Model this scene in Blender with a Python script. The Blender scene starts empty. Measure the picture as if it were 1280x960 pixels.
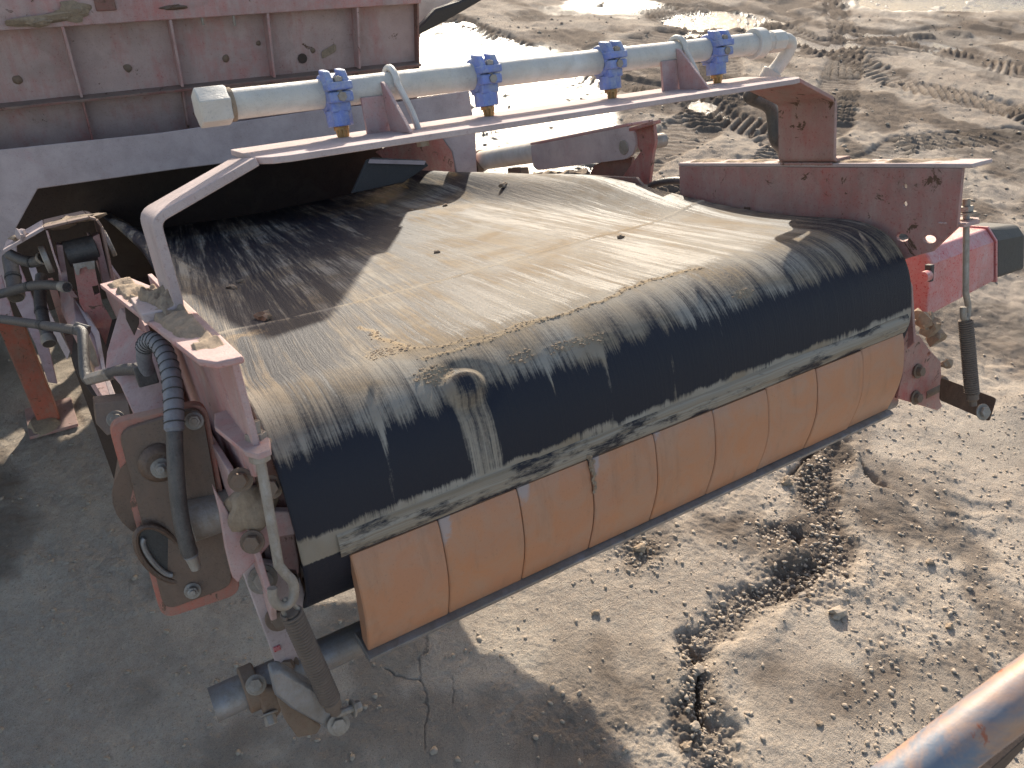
import bpy, bmesh, math, random
import numpy as np
from mathutils import Vector, Matrix
random.seed(7)
S = bpy.context.scene
COL = S.collection
R = math.radians

# ---------------------------------------------------------------- frames
# world: Z up, ground at 0.  Machine frame: x along the head drum, y back along the belt,
# z normal to the belt, origin on the drum axis, whole conveyor inclined by 20 degrees.
DZ = 1.86
ca, sa = math.cos(R(20)), math.sin(R(20))
MW = Matrix(((1, 0, 0, 0), (0, ca, sa, 0), (0, -sa, ca, DZ), (0, 0, 0, 1)))
CAM_M = Vector((-0.21018, -1.08712, 0.50237))
A = Matrix(((0.85126673, -0.50974791, -0.1245071), (-0.27943756, -0.23954774, -0.92980188), (0.44413917, 0.82630137, -0.34636173)))
CAM_W = MW @ CAM_M
W3 = MW.to_3x3()

# ---------------------------------------------------------------- camera
cd = bpy.data.cameras.new('camera')
cam = bpy.data.objects.new('camera', cd)
COL.objects.link(cam)
S.camera = cam
cd.lens = 27
cd.sensor_width = 36
cd.clip_start = 0.02
cd.clip_end = 500
AR = A @ W3.transposed()
right, down, fwd = AR[0], AR[1], AR[2]
rot = Matrix((right, -down, -fwd)).transposed()
cam.matrix_world = Matrix.Translation(CAM_W) @ rot.to_4x4()
cd.dof.use_dof = True
cd.dof.focus_distance = 1.9
cd.dof.aperture_fstop = 15.0

# ---------------------------------------------------------------- world, sun, exposure
SUN_AZ, SUN_EL = R(29.7), R(23)
w = bpy.data.worlds.new('World')
S.world = w
w.use_nodes = True
nt = w.node_tree
sky = nt.nodes.new('ShaderNodeTexSky')
sky.sky_type = 'NISHITA'
sky.sun_disc = False
sky.sun_elevation = SUN_EL
sky.sun_rotation = SUN_AZ
sky.dust_density = 1.5
bg = nt.nodes['Background']
bg.inputs[1].default_value = 0.15
wb = nt.nodes.new('ShaderNodeMix'); wb.data_type = 'RGBA'; wb.blend_type = 'MULTIPLY'; wb.inputs[0].default_value = 1.0
wb.inputs[7].default_value = (1.0, .90, .80, 1)          # the camera's daylight white balance
nt.links.new(sky.outputs[0], wb.inputs[6]); nt.links.new(wb.outputs[2], bg.inputs[0])
sd = bpy.data.lights.new('sun', 'SUN')
sd.energy = 4.1
sd.angle = R(0.6)
sd.color = (1.0, 0.91, 0.76)
sun = bpy.data.objects.new('sun', sd)
COL.objects.link(sun)
sv = Vector((math.sin(SUN_AZ) * math.cos(SUN_EL), math.cos(SUN_AZ) * math.cos(SUN_EL), math.sin(SUN_EL)))
sun.rotation_euler = (-sv).to_track_quat('-Z', 'Y').to_euler()
S.view_settings.view_transform = 'Standard'
S.view_settings.look = 'None'
S.view_settings.exposure = 1.0
S.view_settings.gamma = 1
S.cycles.max_bounces = 6

# ---------------------------------------------------------------- noise
def _hash(ix, iy, seed):
    h = (ix.astype(np.int64) * 374761393 + iy.astype(np.int64) * 668265263 + seed * 974634777) & 0xffffffff
    h = ((h ^ (h >> 13)) * 1274126177) & 0xffffffff
    h = h ^ (h >> 16)
    return (h & 0xffff) / 65535.0
def vn(x, y, seed=0):
    x = np.asarray(x, float); y = np.asarray(y, float)
    ix, iy = np.floor(x), np.floor(y)
    fx, fy = x - ix, y - iy
    fx = fx * fx * (3 - 2 * fx); fy = fy * fy * (3 - 2 * fy)
    a, b = _hash(ix, iy, seed), _hash(ix + 1, iy, seed)
    c, d = _hash(ix, iy + 1, seed), _hash(ix + 1, iy + 1, seed)
    return (a + (b - a) * fx) * (1 - fy) + (c + (d - c) * fx) * fy
def fbm(x, y, o=4, seed=0):
    t, a, n = 0, 1.0, 0
    for k in range(o):
        t = t + a * vn(x * 2 ** k + 17 * k, y * 2 ** k - 9 * k, seed + k); n += a; a *= .5
    return t / n
def sm(a, b, x):
    t = np.clip((x - a) / (b - a), 0, 1)
    return t * t * (3 - 2 * t)

# ---------------------------------------------------------------- points
def ray(u, v):
    d = Vector((u - 640.0, v - 480.0, 960.0))
    return A.transposed() @ d
def P(u, v, ax, val):
    """machine-frame point seen at (u,v) of the photograph, on a known plane of the machine"""
    d = ray(u, v); i = 'xyz'.index(ax)
    return CAM_M + d * ((val - CAM_M[i]) / d[i])
def G(u, v, z=0.0):
    d = W3 @ ray(u, v)
    return CAM_W + d * ((z - CAM_W.z) / d.z)
def PW(u, v, Y):
    d = W3 @ ray(u, v)
    return CAM_W + d * ((Y - CAM_W.y) / d.y)

# ---------------------------------------------------------------- materials
def nodes(name):
    m = bpy.data.materials.new(name)
    m.use_nodes = True
    t = m.node_tree
    return m, t, t.nodes['Principled BSDF']
def N(t, k, **kw):
    n = t.nodes.new(k)
    for a, b in kw.items(): setattr(n, a, b)
    return n
def noise(t, scale, detail=5, rough=.6, vec=None, dist=0.0):
    n = N(t, 'ShaderNodeTexNoise')
    n.inputs['Scale'].default_value = scale; n.inputs['Detail'].default_value = detail
    n.inputs['Roughness'].default_value = rough; n.inputs['Distortion'].default_value = dist
    if vec is not None: t.links.new(vec, n.inputs['Vector'])
    return n.outputs['Fac']
def ramp(t, src, a, b, c0=(0, 0, 0, 1), c1=(1, 1, 1, 1)):
    r = N(t, 'ShaderNodeValToRGB')
    r.color_ramp.elements[0].position = a; r.color_ramp.elements[1].position = b
    r.color_ramp.elements[0].color = c0; r.color_ramp.elements[1].color = c1
    t.links.new(src, r.inputs[0]); return r.outputs[0]
def mixc(t, fac, a, b, mode='MIX'):
    m = N(t, 'ShaderNodeMix', data_type='RGBA', blend_type=mode)
    for s, v in ((m.inputs[0], fac), (m.inputs[6], a), (m.inputs[7], b)):
        if isinstance(v, bpy.types.NodeSocket): t.links.new(v, s)
        elif isinstance(v, (int, float)): s.default_value = v
        else: s.default_value = (*v[:3], 1)
    return m.outputs[2]
def mth(t, op, a, b=0.0, clamp=False):
    m = N(t, 'ShaderNodeMath', operation=op, use_clamp=clamp)
    for s, v in ((m.inputs[0], a), (m.inputs[1], b)):
        if isinstance(v, bpy.types.NodeSocket): t.links.new(v, s)
        else: s.default_value = v
    return m.outputs[0]
def bump(t, b, h, strength=.3, dist=.004):
    n = N(t, 'ShaderNodeBump')
    n.inputs['Strength'].default_value = strength; n.inputs['Distance'].default_value = dist
    t.links.new(h, n.inputs['Height']); t.links.new(n.outputs[0], b.inputs['Normal'])
def coords(t, stretch=None):
    c = N(t, 'ShaderNodeTexCoord').outputs['Object']
    oi = N(t, 'ShaderNodeObjectInfo'); cb = N(t, 'ShaderNodeCombineXYZ')
    for k in range(3): t.links.new(mth(t, 'MULTIPLY', oi.outputs['Random'], 3.7 + k), cb.inputs[k])
    ad = N(t, 'ShaderNodeVectorMath', operation='ADD'); t.links.new(c, ad.inputs[0]); t.links.new(cb.outputs[0], ad.inputs[1])
    c = ad.outputs[0]
    if stretch:
        m = N(t, 'ShaderNodeMapping'); m.inputs['Scale'].default_value = stretch
        t.links.new(c, m.inputs[0]); return m.outputs[0]
    return c
DUST = (.36, .29, .23)
def dusty(name, base, dust=.45, dcol=DUST, rough=.5, metal=0.0, wear=None, wearcol=(.10, .055, .035), updust=.5, scale=9, chip=.60, grime=.35, drip=.5, bumpk=.4):
    """base coat + blotchy, dripping dust film (more on faces that look up) + grime, specks and chips"""
    m, t, b = nodes(name)
    co = coords(t)
    mp = N(t, 'ShaderNodeMapping'); mp.inputs['Scale'].default_value = (1, 1, .16); t.links.new(co, mp.inputs[0])
    n1 = ramp(t, noise(t, scale, 6, .62, co, .6), .36, .64)
    n2 = ramp(t, noise(t, scale * 7, 5, .7, co, .3), .36, .66)
    nd = ramp(t, noise(t, scale * 4.5, 5, .65, mp.outputs[0], .2), .38, .64)
    n3 = noise(t, scale * .5, 4, .6, co, .5)
    sp = noise(t, scale * 26, 4, .75, co)
    geo = N(t, 'ShaderNodeNewGeometry')
    sx = N(t, 'ShaderNodeSeparateXYZ'); t.links.new(geo.outputs['Normal'], sx.inputs[0])
    up = mth(t, 'MULTIPLY', mth(t, 'MAXIMUM', sx.outputs[2], 0.0), updust)
    f = mth(t, 'ADD', mth(t, 'MULTIPLY', n1, .42), mth(t, 'MULTIPLY', n2, .26))
    f = mth(t, 'ADD', f, mth(t, 'MULTIPLY', nd, .32 * drip * 2))
    f = mth(t, 'ADD', mth(t, 'ADD', f, up), (dust - .5) * 1.5)
    f = ramp(t, f, .12, .88)
    fmix = mth(t, 'MULTIPLY', f, .93)
    c = mixc(t, ramp(t, n3, .38, .62), base, tuple(v * .62 for v in base))
    dc = mixc(t, ramp(t, noise(t, scale * 2.2, 5, .6, co), .35, .65), dcol, tuple(v * k for v, k in zip(dcol, (.74, .72, .72))))
    c = mixc(t, fmix, c, dc)
    if grime:
        c = mixc(t, mth(t, 'MULTIPLY', ramp(t, noise(t, scale * 1.4, 7, .7, co, .9), .50, .66), grime), c, (.085, .065, .05))
    c = mixc(t, mth(t, 'MULTIPLY', ramp(t, sp, .56, .68), .45), c, tuple(v * .35 for v in dcol))
    c = mixc(t, mth(t, 'MULTIPLY', ramp(t, sp, .40, .30), .30), c, tuple(min(1, v * 1.35) for v in dcol))
    if wear:
        wmask = ramp(t, noise(t, scale * 3.1, 8, .72, co, .7), chip, chip + .025)
        c = mixc(t, wmask, c, wearcol)
    t.links.new(c, b.inputs['Base Color'])
    b.inputs['Metallic'].default_value = metal
    t.links.new(mth(t, 'ADD', mth(t, 'MULTIPLY', fmix, .4), rough, True), b.inputs['Roughness'])
    bump(t, b, mth(t, 'ADD', mth(t, 'ADD', mth(t, 'MULTIPLY', n2, .5), mth(t, 'MULTIPLY', n1, .6)), mth(t, 'MULTIPLY', sp, .7)), bumpk, .0022)
    return m
M = {}
M['pink'] = dusty('faded_red_paint', (.44, .07, .065), .60, (.42, .315, .30), .42, wear=True, updust=.25, scale=8, grime=.3, chip=.64)
M['pale'] = dusty('dust_coated_red_paint', (.40, .17, .165), .84, (.43, .355, .345), .55, updust=.2, grime=.25, scale=7, drip=.3)
M['red'] = dusty('red_paint', (.36, .022, .02), .42, (.36, .24, .205), .35, wear=True, updust=.4, scale=12)
M['redbright'] = dusty('bright_red_paint', (.50, .014, .018), .24, (.52, .40, .40), .28, updust=.35, grime=.15, scale=7, chip=.66, wear=True, wearcol=(.5, .45, .45))
M['orange_red'] = dusty('orange_red_paint', (.40, .06, .03), .34, (.28, .18, .14), .4, wear=True, scale=14)
M['oxide'] = dusty('dirty_red_paint', (.36, .045, .04), .56, (.35, .245, .22), .5, wear=True, updust=.4, grime=.45, scale=6)
M['panel'] = dusty('dust_streaked_hopper_paint', (.36, .06, .055), .66, (.40, .305, .285), .55, wear=True, updust=.4, grime=.28, scale=5, drip=.8, chip=.66)
M['maroon'] = dusty('red_steel_in_mud', (.22, .035, .03), .48, (.22, .165, .135), .5, wear=True, updust=.5, grime=.6, scale=7)
M['cream'] = dusty('dusty_pipe_paint', (.58, .57, .56), .46, (.54, .50, .44), .36, updust=.25, scale=12, grime=.22, drip=.3, bumpk=.25)
M['blue'] = dusty('blue_plastic', (.004, .075, .55), .34, (.40, .44, .48), .3, updust=.3, scale=48, grime=.25, drip=.2)
M['brass'] = dusty('brass', (.55, .30, .09), .22, (.3, .22, .14), .32, .85, scale=60, updust=0)
M['steel'] = dusty('dusty_zinc_steel', (.36, .37, .38), .58, (.31, .265, .22), .38, .55, updust=.1, scale=24, grime=.45)
M['galv'] = dusty('galvanised_tube', (.25, .28, .34), .42, (.24, .215, .19), .36, .6, updust=.35, scale=12, grime=.4)
M['rust'] = dusty('rusty_steel', (.15, .075, .045), .45, (.22, .17, .13), .6, .2, updust=.3, scale=22)
M['spring'] = dusty('spring_steel_caked_in_dust', (.08, .06, .05), .5, (.21, .165, .135), .6, .3, updust=.2, scale=40, grime=.2)
M['dark'] = dusty('oily_dark_steel', (.045, .024, .017), .36, (.165, .105, .075), .34, updust=.15, scale=13, grime=.3)
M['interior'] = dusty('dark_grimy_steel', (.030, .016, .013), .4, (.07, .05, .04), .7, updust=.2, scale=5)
M['hose'] = dusty('black_hose_rubber', (.014, .014, .018), .32, (.15, .135, .125), .36, updust=.15, scale=34, grime=0)
M['wrap'] = dusty('grey_hose_wrap', (.05, .06, .085), .55, (.24, .24, .26), .36, updust=.3, scale=30, grime=0)
M['black'] = dusty('black_plastic', (.008, .009, .011), .10, (.10, .095, .09), .6, updust=.1, scale=20, grime=0)
M['mud'] = dusty('dried_mud', (.15, .105, .075), .5, (.33, .255, .185), .9, updust=.2, scale=36)
M['white'] = dusty('cream_sheet', (.55, .52, .43), .3, (.40, .35, .28), .4, updust=.2, scale=3, grime=.2)
M['rockm'] = dusty('pale_stone', (.26, .22, .19), .5, (.36, .30, .24), .85, updust=.2, scale=25)

def mat_blade():
    m, t, b = nodes('orange_polyurethane')
    co = coords(t)
    n1 = noise(t, 7, 4, .5, co); n2 = noise(t, 60, 5, .7, co); n3 = noise(t, 16, 6, .7, co, .8)
    at = N(t, 'ShaderNodeAttribute', attribute_name='scuff').outputs['Fac']
    c = mixc(t, ramp(t, n1, .3, .75), (.45, .20, .095), (.41, .20, .12))
    c = mixc(t, mth(t, 'MULTIPLY', ramp(t, n3, .40, .62), .45), c, (.36, .25, .185))
    mpz = N(t, 'ShaderNodeMapping'); mpz.inputs['Scale'].default_value = (1, 1, .12); t.links.new(co, mpz.inputs[0])
    c = mixc(t, mth(t, 'MULTIPLY', ramp(t, noise(t, 34, 6, .7, mpz.outputs[0]), .52, .68), .35), c, (.24, .13, .08))
    c = mixc(t, mth(t, 'MULTIPLY', ramp(t, noise(t, 260, 4, .8, co), .58, .70), .5), c, (.20, .11, .07))
    n5 = noise(t, 38, 7, .75, co, .6)
    sc = ramp(t, mth(t, 'ADD', mth(t, 'MULTIPLY', at, .62), mth(t, 'MULTIPLY', n5, .8)), .70, .82)
    c = mixc(t, mth(t, 'MULTIPLY', sc, .8), c, (.33, .285, .28))
    c = mixc(t, mth(t, 'MULTIPLY', ramp(t, n3, .66, .72), .4), c, (.30, .17, .1))
    t.links.new(c, b.inputs['Base Color']); b.inputs['Roughness'].default_value = .5
    b.inputs['Subsurface Weight'].default_value = 0.0
    bump(t, b, mth(t, 'ADD', n2, n3), .15, .002)
    return m
M['blade'] = mat_blade()

def mat_belt():
    m, t, b = nodes('rubber_belt_with_dust')
    at = N(t, 'ShaderNodeAttribute', attribute_name='dust').outputs['Fac']
    at2 = N(t, 'ShaderNodeAttribute', attribute_name='sand').outputs['Fac']
    uv = N(t, 'ShaderNodeUVMap').outputs[0]
    def mp(sx, sy):
        k = N(t, 'ShaderNodeMapping'); k.inputs['Scale'].default_value = (sx, sy, 1); t.links.new(uv, k.inputs[0]); return k.outputs[0]
    s1 = ramp(t, noise(t, 1, 5, .7, mp(150, 3.5)), .36, .64); s2 = ramp(t, noise(t, 1, 5, .65, mp(42, 1.6)), .38, .62); s3 = ramp(t, noise(t, 150, 5, .75, uv), .38, .64)
    s4 = ramp(t, noise(t, 1, 4, .65, mp(480, 14)), .36, .66); lo = noise(t, 6, 4, .6, uv, .5)
    f = mth(t, 'ADD', mth(t, 'MULTIPLY', s1, .36), mth(t, 'MULTIPLY', s2, .26))
    f = mth(t, 'ADD', f, mth(t, 'MULTIPLY', s3, .14)); f = mth(t, 'ADD', f, mth(t, 'MULTIPLY', s4, .24))
    f = mth(t, 'ADD', f, mth(t, 'MULTIPLY', mth(t, 'SUBTRACT', at, .5), 1.3))
    f = ramp(t, f, .32, .74)
    dc = mixc(t, ramp(t, lo, .40, .62), (.305, .28, .245), (.245, .20, .15))
    c = mixc(t, f, (.014, .016, .026), dc)
    sand = ramp(t, mth(t, 'ADD', mth(t, 'MULTIPLY', at2, .95), mth(t, 'MULTIPLY', s3, .32)), .42, .85)
    c = mixc(t, mth(t, 'MULTIPLY', sand, .88), c, (.31, .245, .17))
    t.links.new(c, b.inputs['Base Color'])
    fs = mth(t, 'MAXIMUM', f, sand)
    t.links.new(mth(t, 'ADD', mth(t, 'MULTIPLY', fs, .40), .55, True), b.inputs['Roughness'])
    t.links.new(mth(t, 'SUBTRACT', .26, mth(t, 'MULTIPLY', fs, .24)), b.inputs['Specular IOR Level'])
    h = mth(t, 'ADD', mth(t, 'ADD', s1, mth(t, 'MULTIPLY', s3, .5)), mth(t, 'MULTIPLY', s4, .5))
    bump(t, b, h, .35, .0012)
    return m
M['belt'] = mat_belt()

def mat_ground():
    m, t, b = nodes('muddy_yard')
    co = N(t, 'ShaderNodeTexCoord').outputs['Object']
    at = N(t, 'ShaderNodeAttribute', attribute_name='wet').outputs['Fac']
    dk = N(t, 'ShaderNodeAttribute', attribute_name='dark').outputs['Fac']
    n1 = noise(t, 1.3, 8, .62, co, .3); n2 = noise(t, 24, 7, .72, co); n3 = noise(t, 130, 4, .75, co); n4 = noise(t, 5, 6, .65, co, .6)
    c = mixc(t, ramp(t, n1, .40, .60), (.25, .195, .158), (.44, .365, .295))
    c = mixc(t, mth(t, 'MULTIPLY', ramp(t, n4, .46, .68), .6), c, (.185, .14, .112))
    c = mixc(t, mth(t, 'MULTIPLY', ramp(t, n2, .46, .74), .45), c, (.56, .49, .41))
    n5 = noise(t, 420, 3, .8, co)
    c = mixc(t, mth(t, 'MULTIPLY', ramp(t, n3, .54, .64), .75), c, (.10, .075, .06))
    c = mixc(t, mth(t, 'MULTIPLY', ramp(t, n5, .54, .64), .6), c, (.075, .055, .045))
    c = mixc(t, mth(t, 'MULTIPLY', ramp(t, n5, .46, .34), .45), c, (.60, .53, .45))
    c = mixc(t, ramp(t, mth(t, 'ADD', mth(t, 'MULTIPLY', n2, .4), mth(t, 'MULTIPLY', dk, .8)), .3, .85), c, (.15, .12, .098))
    wetm = ramp(t, mth(t, 'ADD', mth(t, 'MULTIPLY', n4, .35), at), .45, .95)
    c = mixc(t, mth(t, 'MULTIPLY', wetm, .75), c, (.095, .072, .055))
    t.links.new(c, b.inputs['Base Color'])
    t.links.new(mth(t, 'SUBTRACT', .93, mth(t, 'MULTIPLY', wetm, .58)), b.inputs['Roughness'])
    t.links.new(mth(t, 'ADD', .04, mth(t, 'MULTIPLY', wetm, .55)), b.inputs['Specular IOR Level'])
    bump(t, b, mth(t, 'ADD', mth(t, 'ADD', n2, mth(t, 'ADD', mth(t, 'MULTIPLY', n3, .75), mth(t, 'MULTIPLY', n5, .22))), mth(t, 'MULTIPLY', n4, .8)), 1.0, .009)
    return m
M['ground'] = mat_ground()
def mat_water():
    m, t, b = nodes('shallow_muddy_water')
    co = N(t, 'ShaderNodeTexCoord').outputs['Object']
    n = noise(t, 9, 6, .7, co, .3); n2 = noise(t, 60, 4, .7, co)
    b.inputs['Base Color'].default_value = (.10, .08, .065, 1)
    b.inputs['Roughness'].default_value = .24
    b.inputs['IOR'].default_value = 1.33
    bump(t, b, mth(t, 'ADD', n, mth(t, 'MULTIPLY', n2, .3)), .55, .03)
    return m
M['water'] = mat_water()
def mat_rail():
    m, t, b = nodes('rusty_handrail_with_sky_tint')
    co = coords(t)
    n = noise(t, 9, 6, .7, co, .5); n2 = noise(t, 40, 5, .7, co)
    c = mixc(t, ramp(t, n, .40, .56), (.12, .15, .20), (.38, .22, .14))  # bluish grey stands in for sky reflected on the tube, the rest is rust
    c = mixc(t, mth(t, 'MULTIPLY', ramp(t, n2, .42, .7), .3), c, (.30, .27, .25))
    c = mixc(t, ramp(t, noise(t, 22, 7, .7, co, .6), .60, .63), c, (.33, .10, .045))
    t.links.new(c, b.inputs['Base Color']); b.inputs['Roughness'].default_value = .5
    bump(t, b, n2, .3, .002)
    return m
M['rail'] = mat_rail()

# ---------------------------------------------------------------- object helpers
def props(o, label=None, cat=None, group=None, kind=None):
    if label: o['label'] = label
    if cat: o['category'] = cat
    if group: o['group'] = group
    if kind: o['kind'] = kind
    return o
def thing(name, label, cat, base=(0, 0, 0), frame='M', group=None):
    o = bpy.data.objects.new(name, None); COL.objects.link(o)
    o.empty_display_size = .05
    o.matrix_world = (MW if frame == 'M' else Matrix()) @ Matrix.Translation(Vector(base))
    o['_b'] = tuple(base)
    return props(o, label, cat, group)
class MB:
    def __init__(s): s.bm = bmesh.new()
    def box(s, lo, hi, rot=None, c=None):
        lo, hi = Vector(lo), Vector(hi)
        r = bmesh.ops.create_cube(s.bm, size=1)
        ctr, sz = (lo + hi) / 2, hi - lo
        for v in r['verts']:
            q = Vector((v.co.x * sz.x, v.co.y * sz.y, v.co.z * sz.z))
            if rot: q = rot @ q
            v.co = ctr + q
        return s
    def hexa(s, a, b):
        """solid between two polygons of equal length (both same winding)"""
        va = [s.bm.verts.new(p) for p in a]; vb = [s.bm.verts.new(p) for p in b]
        n = len(a)
        s.bm.faces.new(va[::-1]); s.bm.faces.new(vb)
        for i in range(n): s.bm.faces.new((va[i], va[(i + 1) % n], vb[(i + 1) % n], vb[i]))
        return s
    def plate(s, pts, thick, holes=()):
        """flat plate: outline pts (3D) and holes, thickness vector"""
        thick = Vector(thick); bm = s.bm
        loops = []; edges = []
        for lp in [pts] + list(holes):
            vs = [bm.verts.new(p) for p in lp]; loops.append(vs)
            for i in range(len(vs)): edges.append(bm.edges.new((vs[i], vs[(i + 1) % len(vs)])))
        nf0 = set(bm.faces)
        bmesh.ops.triangle_fill(bm, use_beauty=True, use_dissolve=False, edges=edges)
        fs = [f for f in bm.faces if f not in nf0]
        top = {}
        for lp in loops:
            for v in lp: top[v] = bm.verts.new(v.co + thick)
        for f in fs: bm.faces.new([top[v] for v in f.verts][::-1])
        for lp in loops:
            for i in range(len(lp)):
                a, b2 = lp[i], lp[(i + 1) % len(lp)]
                bm.faces.new((a, b2, top[b2], top[a]))
        return s
    def tube(s, pts, r, n=12, cap=True, closed=False):
        pts = [Vector(p) for p in pts]; m = len(pts)
        rr = r if hasattr(r, '__len__') else [r] * m
        prev = None; rings = []
        for i, p in enumerate(pts):
            if closed: d = pts[(i + 1) % m] - pts[i - 1]
            else: d = (pts[min(i + 1, m - 1)] - pts[max(i - 1, 0)])
            d.normalize()
            if prev is None:
                u = d.orthogonal().normalized()
            else:
                u = prev - d * prev.dot(d)
                u = u.normalized() if u.length > 1e-6 else d.orthogonal().normalized()
            prev = u; v = d.cross(u)
            rings.append([s.bm.verts.new(p + (u * math.cos(2 * math.pi * k / n) + v * math.sin(2 * math.pi * k / n)) * rr[i]) for k in range(n)])
        for i in range(m if closed else m - 1):
            a, b2 = rings[i], rings[(i + 1) % m]
            for k in range(n): s.bm.faces.new((a[k], a[(k + 1) % n], b2[(k + 1) % n], b2[k]))
        if cap and not closed: s.bm.faces.new(rings[0][::-1]); s.bm.faces.new(rings[-1])
        return s
    def cyl(s, a, b, r, n=16, r2=None): return s.tube([a, b], [r, r if r2 is None else r2], n)
    def lump(s, c, r, seed=0, sub=2, squash=(1, 1, 1), rough=.35):
        q = bmesh.ops.create_icosphere(s.bm, subdivisions=sub, radius=1)
        rnd = random.Random(seed); o = rnd.random() * 50
        for v in q['verts']:
            k = 1 + rough * (float(vn(v.co.x * 2.1 + o, v.co.y * 2.1 + v.co.z * 1.7 + o, seed)) - .5) * 2
            v.co = Vector(c) + Vector((v.co.x * squash[0], v.co.y * squash[1], v.co.z * squash[2])) * r * k
        return s
    def build(s, name, mat, parent=None, bevel=0.0, smooth=True, frame='M', base=(0, 0, 0), seg=2, weighted=True):
        bm = s.bm
        bmesh.ops.recalc_face_normals(bm, faces=bm.faces)
        top = parent
        while top is not None and top.parent is not None: top = top.parent
        b = Vector(top['_b']) if top is not None else Vector(base)
        for v in bm.verts: v.co -= b
        me = bpy.data.meshes.new(name); bm.to_mesh(me); bm.free()
        me.materials.append(M[mat] if isinstance(mat, str) else mat)
        o = bpy.data.objects.new(name, me); COL.objects.link(o)
        if parent is not None: o.parent = parent
        else: o.matrix_world = (MW if frame == 'M' else Matrix()) @ Matrix.Translation(b)
        if smooth:
            me.shade_smooth()
            me.set_sharp_from_angle(angle=R(35))
        if bevel:
            mo = o.modifiers.new('bevel', 'BEVEL'); mo.width = bevel; mo.segments = seg; mo.limit_method = 'ANGLE'; mo.angle_limit = R(40)
            mo.harden_normals = False
        return o
def circ(c, r, ax1, ax2, n=12, r2=None):
    c, ax1, ax2 = Vector(c), Vector(ax1), Vector(ax2)
    r2 = r if r2 is None else r2
    return [c + ax1 * r * math.cos(2 * math.pi * k / n) + ax2 * r2 * math.sin(2 * math.pi * k / n) for k in range(n)]
def smoothpath(pts, k=6):
    pts = [Vector(p) for p in pts]; out = []
    n = len(pts)
    for i in range(n - 1):
        p0, p1, p2, p3 = pts[max(i - 1, 0)], pts[i], pts[i + 1], pts[min(i + 2, n - 1)]
        for j in range(k):
            t = j / k
            out.append(.5 * ((2 * p1) + (p2 - p0) * t + (2 * p0 - 5 * p1 + 4 * p2 - p3) * t * t + (3 * p1 - p0 - 3 * p2 + p3) * t ** 3))
    out.append(pts[-1]); return out
def hexbolt(parent, c, axis, r=.011, h=.009, mat='steel', name='bolt', washer=True, stud=0.0):
    c, a = Vector(c), Vector(axis).normalized()
    m = MB()
    if washer: m.cyl(c, c + a * .003, r * 1.5, 18)
    m.cyl(c + a * .0028, c + a * (.003 + h), r, 6)
    if stud: m.cyl(c + a * h, c + a * (h + stud), r * .55, 10)
    return m.build(name, mat, parent, bevel=.0008)
EX, EY, EZ = Vector((1, 0, 0)), Vector((0, 1, 0)), Vector((0, 0, 1))

#@@GROUND
# ================================================================ GROUND
def seg_dist(x, y, pts):
    """distance to a polyline, running length along it, and signed side"""
    best = np.full(x.shape, 1e9); al = np.zeros(x.shape); sd_ = np.zeros(x.shape); L = 0.0
    for (ax, ay), (bx, by) in zip(pts[:-1], pts[1:]):
        dx, dy = bx - ax, by - ay; l = math.hypot(dx, dy)
        t = np.clip(((x - ax) * dx + (y - ay) * dy) / (l * l), 0, 1)
        px, py = x - (ax + t * dx), y - (ay + t * dy)
        d = np.hypot(px, py); k = d < best
        best = np.where(k, d, best); al = np.where(k, L + t * l, al)
        sd_ = np.where(k, np.sign(dx * (y - ay) - dy * (x - ax)), sd_); L += l
    return best, al, sd_
def gl(pts): return [tuple(G(u, v).xy) for u, v in pts]
def ell(x, y, u, v, ru, rv):
    """soft elliptical patch whose centre/radii come from ground points"""
    c = G(u, v).xy; a = G(u + ru, v).xy - c; b = G(u, v - rv).xy - c
    Mx = np.linalg.inv(np.array([[a.x, b.x], [a.y, b.y]]))
    qx = Mx[0, 0] * (x - c.x) + Mx[0, 1] * (y - c.y); qy = Mx[1, 0] * (x - c.x) + Mx[1, 1] * (y - c.y)
    return np.hypot(qx, qy)
CRACKS = [gl(p) for p in ([(1048, 535), (1062, 560), (1085, 588), (1108, 612), (1140, 634)],
                          [(985, 655), (1003, 682), (1030, 702), (1050, 700)],
                          [(855, 790), (862, 830), (870, 880), (888, 925)],
                          [(985, 600), (1010, 575), (1022, 555)])]
FINE = [gl(p) for p in ([(480, 836), (524, 850), (532, 880), (528, 930)], [(524, 850), (530, 820), (531, 795)],
                        [(563, 845), (566, 880)])]
DEB = [(1015, 600, 40, 34), (975, 665, 34, 20), (800, 690, 26, 24), (1005, 730, 60, 36)]
RUT_PX = [(900, 960), (880, 900), (866, 850), (866, 800), (905, 770), (950, 745), (1000, 725), (1040, 705), (1040, 660), (1018, 610), (1022, 560)]
RUT = gl(RUT_PX)
TRACKS = [(gl([(640, 245), (760, 215), (860, 165), (905, 120), (900, 70), (860, 25)]), .30), (gl([(560, 20), (690, 75), (760, 100), (850, 118), (960, 165), (1060, 230), (1150, 330)]), .30),
          (gl([(830, 60), (900, 35), (980, 10), (1040, -10)]), .75), (gl([(980, 45), (1070, 75), (1130, 105), (1280, 140), (1400, 200)]), .38),
          (gl([(760, 10), (880, 15), (960, 30), (1010, 60), (1100, 55), (1300, 30)]), .6), (gl([(1080, 40), (1180, 60), (1280, 90), (1400, 110)]), .5),
          (gl([(600, 300), (760, 262), (930, 235), (1040, 150), (1060, 60), (1040, -10)]), .26), (gl([(820, 250), (980, 262), (1130, 180), (1280, 165)]), .22)]
PUD = [(600, 120, 140, 75), (560, 60, 60, 40), (700, 150, 80, 50), (760, 3, 60, 12), (770, 62, 34, 9), (1200, 2, 130, 9), (905, 22, 70, 12), (640, 205, 110, 40), (745, 230, 60, 40)]
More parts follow.
